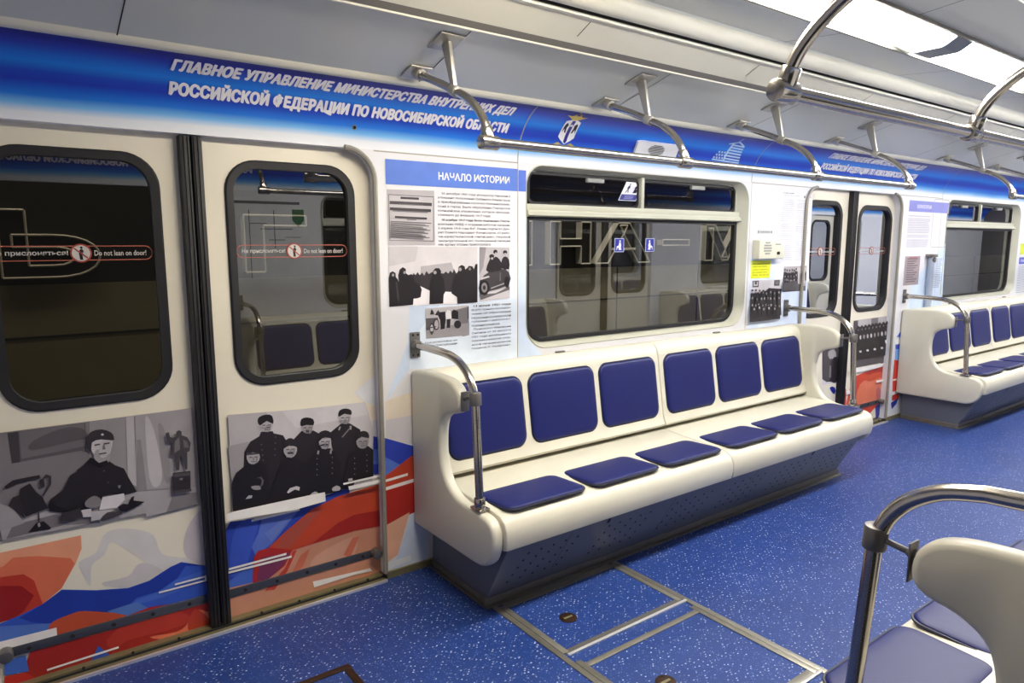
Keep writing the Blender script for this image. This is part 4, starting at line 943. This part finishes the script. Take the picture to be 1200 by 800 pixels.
lines(['  10 ноября 1917 года было подписано Поста-', 'новление НКВД о создании рабочей милиции.', '3 апреля 1918 года В.И. Ленин подписал Дек-', 'рет Совета Народных Комиссаров «О рабо-', 'че-крестьянской милиции», первый', 'законодательный акт, посвященный милиции', 'как органу охраны правопорядка.|'], .980, 1.368, 1.570, .0180, .0112, (0,))
lines(['  13 июня 1921 года', 'ВЦИК принял постанов-', 'ление об образовании', 'Новониколаевской', 'губернии с центром в г.', 'Новониколаевске.|', '  Приказом Милиции', 'Сибири от 23 августа', '1921 года начальником', 'Новониколаевской губер-', 'нской милиции назначен', 'Новиков И. Назарович.'], 1.150, 1.372, 1.184, .0178, .0112, (0,))
lines(['Красноармейцы на', 'месте преступления'], .905, 1.07, 1.036, .017, .010, ())
mb.build('article_text', M['print'], POST, colors=True)
TP = (430, 180, 3.3333); TI = (445, 215, 5.333); TQ = (490, 280, 6.15)
iz = [(G(176), [(45, 35), (340, 45), (345, 385), (52, 385)], TI), (G(96), [(54, 66), (338, 82), (338, 362), (62, 356)], TI), (G(186), [(58, 71), (334, 86), (334, 357), (66, 352)], TI)]
for zt_, a, b, hh, g in ((82, 130, 245, 14, 60), (108, 62, 325, 20, 70), (126, 120, 270, 6, 110), (148, 64, 320, 18, 64), (168, 80, 300, 5, 110), (202, 95, 295, 14, 70), (222, 170, 230, 5, 110)): iz.append((G(g), [(a, zt_), (b, zt_+(b-a)*.05), (b, zt_+hh+(b-a)*.05), (a, zt_+hh)], TI))
for i in range(12): iz.append((G(92), [(68, 234+i*9), (322-(i*37 % 60), 246+i*9), (322-(i*37 % 60), 250+i*9), (68, 238+i*9)], TI))
prints('document_photo', POST, YP, iz)
pa = [(G(204), [(84, 362), (432, 364), (432, 580), (88, 598)], TP), (G(188), [(84, 362), (200, 362), (190, 420), (86, 440)], TP), (G(168), [(210, 440), (330, 425), (345, 470), (210, 478)], TP), (G(226), [(170, 593), (215, 505), (300, 500), (352, 530), (352, 587)], TP),
      (G(46), [(175, 480), (182, 466), (190, 474), (198, 462), (206, 474), (216, 464), (224, 476), (232, 458), (242, 470), (254, 462), (300, 468), (308, 460), (318, 468), (326, 456), (334, 466), (340, 450), (350, 470), (350, 520), (330, 540), (245, 535), (215, 520), (190, 510)], TP),
      (G(26), [(85, 486), (90, 465), (100, 459), (112, 466), (113, 482), (120, 490), (124, 500), (122, 475), (128, 452), (140, 443), (152, 450), (152, 466), (162, 474), (174, 470), (182, 478), (186, 500), (205, 510), (214, 530), (210, 560), (196, 565), (182, 566), (180, 590), (88, 598)], TP), (G(60), [(112, 500), (118, 500), (126, 560), (124, 585), (118, 560)], TP), (G(150), ell(102, 474, 5, 6), TP), (G(140), ell(147, 464, 5, 6), TP),
      (G(24), [(244, 588), (246, 510), (256, 475), (258, 458), (268, 447), (282, 447), (290, 458), (288, 472), (300, 490), (306, 540), (300, 550), (298, 585)], TP), (G(150), ell(266, 464, 6, 7), TP),
      (G(28), [(330, 545), (336, 500), (346, 472), (356, 460), (358, 442), (370, 434), (382, 440), (384, 452), (392, 446), (398, 438), (412, 440), (418, 452), (424, 432), (432, 430), (432, 580), (354, 586), (352, 560), (340, 552)], TP), (G(150), ell(364, 452, 6, 7), TP), (G(120), ell(402, 450, 5, 6), TP)]
prints('crowd_photo', POST, YP, pa)
pb = [(G(176), [(442, 58), (658, 62), (660, 425), (440, 450)], TQ), (G(140), [(442, 58), (490, 60), (470, 200), (440, 260)], TQ), (G(200), [(442, 400), (650, 350), (660, 425), (440, 450)], TQ), (G(96), [(440, 400), (560, 390), (660, 340), (660, 365), (450, 440)], TQ),
      (G(60), [(445, 300), (520, 230), (600, 215), (655, 240), (655, 330), (500, 380), (445, 400)], TQ, 2), (G(30), [(490, 225), (510, 160), (530, 130), (560, 150), (570, 215), (530, 240)], TQ, 2), (G(34), [(545, 230), (545, 140), (570, 130), (600, 170), (600, 220)], TQ, 2), (G(30), [(600, 210), (605, 145), (630, 125), (655, 150), (656, 215)], TQ, 2), (G(30), ell(530, 125, 18, 16), TQ), (G(30), ell(557, 92, 15, 16), TQ), (G(30), ell(627, 96, 15, 15), TQ), (G(170), ell(533, 140, 9, 9), TQ), (G(170), ell(560, 104, 8, 9), TQ), (G(170), ell(628, 108, 8, 9), TQ),
      (G(24), ell(477, 350, 38, 55), TQ), (G(130), ell(477, 350, 22, 36), TQ), (G(30), ell(477, 350, 10, 16), TQ), (G(24), ell(640, 310, 18, 42), TQ), (G(190), [(450, 280), (510, 265), (515, 275), (450, 295)], TQ), (G(150), [(525, 350), (620, 315), (620, 324), (525, 360)], TQ), (G(110), [(590, 240), (594, 240), (594, 300), (588, 300)], TQ)]
prints('automobile_photo', POST, YP, pb)
TS = (490, 355, 10)
pc = [(G(186), [(85, 65), (590, 25), (600, 375), (95, 418)], TS), (G(120), [(440, 80), (590, 40), (600, 375), (520, 390)], TS, 0), (G(150), [(95, 300), (600, 230), (600, 375), (95, 418)], TS), (G(90), [(90, 180), (230, 170), (240, 300), (95, 320)], TS), (G(40), [(140, 135), (155, 70), (175, 90), (190, 135)], TS), (G(50), [(195, 140), (235, 80), (255, 110), (255, 150)], TS), (G(32), [(235, 150), (255, 105), (320, 100), (325, 190), (310, 300), (265, 310), (258, 200)], TS), (G(226), [(320, 120), (345, 80), (380, 90), (392, 180), (325, 190)], TS), (G(40), [(335, 190), (380, 185), (375, 290), (335, 290)], TS), (G(30), [(392, 180), (395, 95), (420, 75), (470, 100), (470, 190)], TS), (G(40), ell(462, 250, 42, 48), TS), (G(60), [(580, 40), (592, 38), (594, 180), (580, 185)], TS),
      (G(50), ell(215, 250, 34, 68), TS), (G(170), ell(215, 250, 24, 54), TS), (G(50), ell(160, 300, 26, 66), TS), (G(180), ell(160, 300, 18, 50), TS), (G(70), [(95, 290), (210, 270), (210, 282), (95, 302)], TS), (G(60), [(150, 330), (170, 330), (168, 370), (152, 368)], TS)]
prints('patrol_photo', POST, YP, pc)

# ---- pieces right of the big window
TA = (870, 300, 9.4); TB = (870, 190, 6.667)
def crowd(T, x0, x1, rows, seed, sx, sy):
    r = random.Random(seed); out = []
    for z in rows:
        x = x0
        while x < x1:
            z0 = z; z = z0+r.uniform(-.3, .3)*sy
            out.append((G(36+r.randint(-14, 20)), [(x-sx, z+sy*3), (x-sx*.9, z+sy*.5), (x, z-sy*.1), (x+sx*.9, z+sy*.5), (x+sx, z+sy*3)], T)); out.append((G(150+r.randint(-40, 40)), ell(x, z, sx*.38, sy*.5, 8), T)); out.append((G(40), [(x-sx*.5, z-sy*.2), (x-sx*.4, z-sy*.75), (x+sx*.4, z-sy*.8), (x+sx*.5, z-sy*.3)], T))
            x += sx*r.uniform(1.3, 2.5); z = z0
    return out
o = prints('group_photo', None, -.0012, [(G(196), [(105, 268), (430, 255), (415, 692), (82, 730)], TA), (G(38), [(95, 440), (160, 400), (260, 380), (290, 350), (430, 360), (415, 692), (82, 730)], TA), (G(70), [(112, 275), (182, 270), (178, 340), (114, 344)], TA), (G(190), [(122, 286), (172, 282), (168, 325), (124, 330)], TA), (G(60), ell(148, 298, 13, 18), TA), (G(60), [(352, 266), (412, 262), (408, 325), (350, 326)], TA), (G(110), [(362, 276), (402, 273), (398, 312), (362, 314)], TA)]+crowd(TA, 110, 425, (400, 465, 540), 4, 21, 34)+[(G(48), [(95, 600), (415, 580), (415, 692), (82, 730)], TA)]+crowd(TA, 130, 400, (575,), 6, 26, 36))
tag(o, 'black and white group photo printed below the yellow notice', 'photo')
o = prints('street_photo', None, -.0012, [(G(170), [(455, 115), (710, 105), (695, 380), (442, 395)], TA), (G(196), [(600, 130), (700, 125), (690, 300), (600, 300)], TA), (G(90), [(450, 330), (600, 300), (695, 330), (695, 380), (442, 395)], TA)]+crowd(TA, 470, 600, (165, 215, 260), 9, 15, 32)+[(G(50), [(650, 200), (660, 170), (672, 200), (668, 290), (652, 290)], TA), (G(50), [(688, 190), (700, 160), (705, 190), (702, 270), (690, 270)], TA), (G(80), [(450, 300), (600, 270), (600, 360), (446, 385)], TA)])
tag(o, 'small black and white outdoor photo right of the larger group photo on the wall', 'photo')
def f(mb):
    rect(mb, 3.555, 3.930, 1.335, 1.800, -.0012, (226, 228, 234))
    wall_text(mb, 'Схема линий', 3.575, 3.70, 1.782, 1.792, -.0018, lin((120, 112, 116)), bold=.02); wall_text(mb, 'Правила пользования', 3.575, 3.77, 1.768, 1.776, -.0018, lin((150, 144, 150)))
    mb.poly([(p[0], -.0018, p[1]) for p in ell(3.83, 1.768, .011, .008)], lin((140, 136, 142))); rect(mb, 3.85, 3.91, 1.763, 1.772, -.0018, (196, 192, 204))
    rr = random.Random(2)
    for x0, x1 in ((3.565, 3.725), (3.745, 3.915)):
        z = 1.745
        while z > 1.345:
            rect(mb, x0+(.02 if rr.random() < .2 else 0), x1-rr.random()*.03, z-.0045, z, -.0018, (204, 204, 212)); z -= .0098 if rr.random() < .85 else .018
flat_thing('passenger_rules', 'white sheet of small grey print on the wall left of the farther doors', 'notice', f)

# ---- panel between the farther doors and the second window
def f(mb):
    x0 = BAY+.82
    rect(mb, x0, x0+.74, 1.712, 1.800, -.0012, (122, 126, 206)); wall_text(mb, 'ВОЕННОЕ ВРЕМЯ', x0+.14, x0+.40, 1.740, 1.770, -.0018, lin((222, 220, 244)), bold=.03)
    rr = random.Random(8); z = 1.68
    while z > 1.42:
        rect(mb, x0+.0, x0+.40-rr.random()*.04, z-.006, z, -.0012, (186, 182, 196)); z -= .0135 if rr.random() < .9 else .024
    z = 1.325
    while z > 1.08:
        rect(mb, x0+.47, x0+.70-rr.random()*.03, z-.005, z, -.0012, (140, 142, 160)); z -= .0135
    rect(mb, x0+.0, x0+.27, 1.115, 1.352, -.0012, (160, 146, 150))
    for i in range(11): rect(mb, x0+.04, x0+.23-.03*(i % 3), 1.325-i*.0185, 1.334-i*.0185, -.0018, (104, 92, 100))
    rect(mb, x0+.07, x0+.21, 1.336, 1.343, -.0018, (170, 60, 60))
flat_thing('wartime_poster', 'poster with lilac heading on the wall right of the farther doors', 'poster', f)
def f(mb):
    rect(mb, 7.86, 8.10, 1.34, 1.45, -.0012, (206, 220, 60)); rect(mb, 7.86, 8.25, 1.24, 1.31, -.0012, (70, 84, 190)); wall_text(mb, 'ПАМЯТЬ', 7.9, 8.2, 1.262, 1.288, -.0018, lin((236, 236, 246)), bold=.02)
    for i in range(16): rect(mb, 7.86, 8.25, 1.215-i*.018, 1.222-i*.018, -.0012, (150, 160, 184))
flat_thing('memory_poster', 'blue and yellow headed poster at the right edge beyond the second window', 'poster', f)
mb = MB(); xp = BAY+1.235
mb.tube([(xp, -.03, .90), (xp, -.03, 1.345)], .026, 16); t = thing('wall_conduit', 'pale blue vertical conduit on the wall above the end of the farther bench', 'pipe', (xp, -.03, .92)); mb.build('tube', M['pipe'], t)
mb = MB(); mb.box(xp-.05, xp+.05, -.06, 0, 1.340, 1.366); mb.cyl((xp, -.062, 1.318), (xp, -.02, 1.318), .022, 12); mb.build('top_bracket', M['dark'], t, bevel=.004)
mb = MB()
for pts in ([(BAY+1.25, 1.46), (BAY+1.25, ZT-.01)],):
    pass
lo = rrect(BAY+1.26, BAY+1.56, 1.42, ZT-.012, .03, 5); li = rrect(BAY+1.264, BAY+1.556, 1.424, ZT-.016, .027, 5)
mb.ring([(p[0], -.0008, p[1]) for p in lo], [(p[0], -.0008, p[1]) for p in li]); o = mb.build('access_panel', M['jamb'], None)
tag(o, 'thin outline of an access panel in the wall left of the second window', 'panel')

# ---- stickers on the window panes
YG = .0535
def f(mb):
    sh = .06
    def q(a, b): return (2.128+a*.135+b*sh, YG, 1.690+b*.100)
    def qq(pts, col, dy): mb.poly([(p[0], p[1]-dy, p[2]) for p in (q(a, b) for a, b in pts)], lin(col))
    qq([(0, 0), (1, 0), (1, 1), (0, 1)], (226, 226, 236), 0); qq([(.03, .03), (.97, .03), (.97, .34), (.03, .34)], (44, 48, 130), .0004)
    for i in range(3): qq([(.25, .10+i*.07), (.75, .10+i*.07), (.75, .125+i*.07), (.25, .125+i*.07)], (150, 154, 210), .0008)
    for cx in (.28, .70):
        qq(ell(cx, .88, .035, .05, 8), (30, 30, 70), .0008)
        qq([(cx-.05, .80), (cx+.05, .82), (cx+.07, .66), (cx+.03, .66), (cx+.03, .58), (cx+.09, .42), (cx+.04, .42), (cx, .56), (cx-.06, .42), (cx-.11, .42), (cx-.04, .60), (cx-.09, .68)], (34, 32, 74), .0008)
    qq([(.62, .42), (.80, .42), (.80, .60), (.62, .60)], (34, 32, 74), .0008)
flat_thing('give_way_sticker', 'slanted white and blue pictogram sticker on the vent pane of the big window', 'sticker', f)
def seat_sticker(x, label, flip):
    def f(mb):
        mb.poly([(x+a*.036, YG+.006, 1.452+b*.037) for a, b in ((-1, -1), (1, -1), (1, 1), (-1, 1))], lin((196, 200, 232)))
        mb.poly([(x+a*.032, YG+.0055, 1.452+b*.034) for a, b in ((-1, -1), (1, -1), (1, 1), (-1, 1))], lin((34, 40, 150)))
        wc = lin((226, 230, 236)); k = -1 if flip else 1
        mb.poly([(x+p[0], YG+.005, p[1]) for p in ell(x*0+.004*k, 1.452+.021, .0062, .007, 8)], wc)
        mb.poly([(x+k*a, YG+.005, 1.452+b) for a, b in ((-.004, .012), (.010, .014), (.014, .0), (.012, -.012), (.016, -.026), (-.004, -.026), (-.006, -.014), (-.016, -.016), (-.018, -.026), (-.022, -.026), (-.020, -.006), (-.006, -.002))], wc)
    flat_thing('priority_seat_sticker', label, 'sticker', f, group='priority seat stickers')
seat_sticker(2.150, 'small blue priority seat sticker on the big window, the left of two', False); seat_sticker(2.392, 'small blue priority seat sticker on the big window, the right of two', True)

# ================================================================== FLOOR HATCHES
def frame_strip(mb, x0, x1, y0, y1, z=.004, mi=0): mb.box(x0, x1, y0, y1, 0, z, mi)
t = thing('floor_hatch', 'floor hatch with metal edging and round lock beside the bench', 'hatch', (1.27, -.72, 0))
mb = MB()
for a, b, c, d in ((.920, .944, -2.3, -.488), (.946, .972, -.90, -.50), (1.592, 1.618, -1.60, -.488), (1.566, 1.590, -.90, -.50), (.972, 1.566, -.526, -.490)): frame_strip(mb, a, b, c, d)
mb.build('edging', M['alu'], t, bevel=.0012)
mb = MB(); mb.box(.955, 1.600, -.922, -.910, 0, .007); mb.build('bright_strip', M['bright'], t, bevel=.001)
mb = MB(); mb.box(.955, 1.585, -.908, -.885, 0, .003); mb.build('gap_strip', M['toe'], t)
def lockdisc(x, y, par):
    mb = MB(); mb.cyl((x, y, 0), (x, y, .0035), .036, 24); l = mb.build('lock_disc', M['lock'], par, bevel=.001)
    mb = MB(); mb.box(x-.02, x+.02, y-.005, y+.005, .003, .0045); mb.build('slot', M['brass'], l)
lockdisc(1.12, -.725, t)
t = thing('floor_hatch', 'longer floor hatch with metal edging reaching the bottom edge of the picture', 'hatch', (1.27, -1.2, 0))
mb = MB()
for a, b, c, d in ((.946, .972, -2.3, -.962), (1.566, 1.590, -1.50, -.962), (.972, 1.566, -1.010, -.985), (.972, 1.566, -1.50, -1.472)): frame_strip(mb, a, b, c, d)
mb.build('edging', M['alu'], t, bevel=.0012)
mb = MB(); mb.box(.955, 1.60, -1.512, -1.502, 0, .007); mb.build('bright_strip', M['bright'], t, bevel=.001)
lockdisc(1.12, -1.225, t)
t = thing('floor_hatch', 'small square metal-edged floor hatch at the bottom edge in front of the doors', 'hatch', (.12, -.65, 0))
mb = MB()
for a, b, c, d in ((-.08, .300, -.520, -.492), (.272, .300, -.86, -.520), (-.08, -.052, -.86, -.520), (-.08, .300, -.888, -.86)): frame_strip(mb, a, b, c, d)
mb.build('edging', M['lock'], t, bevel=.0012)

# ================================================================== NEAR WALL PRINTS (seen mirrored in the panes)
def f(mb):
    y = -W+.0012
    def R(x0, x1, z0, z1, col, k=0): mb.poly([(x0, y+k*.0005, z0), (x1, y+k*.0005, z0), (x1, y+k*.0005, z1), (x0, y+k*.0005, z1)], lin(col), face=1)
    R(.78, 1.36, 1.12, 1.79, (222, 224, 228)); R(.80, 1.30, 1.745, 1.765, (90, 90, 100), 1)
    for x0, x1, z0, z1 in ((1.0, 1.24, 1.56, 1.567), (1.10, 1.107, 1.42, 1.70), (.92, 1.05, 1.60, 1.606), (1.06, 1.18, 1.48, 1.486), (.92, .926, 1.2, 1.7), (1.18, 1.30, 1.50, 1.505)): R(x0, x1, z0, z1, (96, 96, 104), 1)
    mb.poly([(p[0], y+.001, p[1]) for p in ((1.24, 1.71), (1.33, 1.71), (1.33, 1.63), (1.285, 1.58), (1.24, 1.63))], lin((60, 110, 70)), face=1)
flat_thing('route_map', 'white route map with a green shield, seen mirrored in the second door pane', 'map', f)
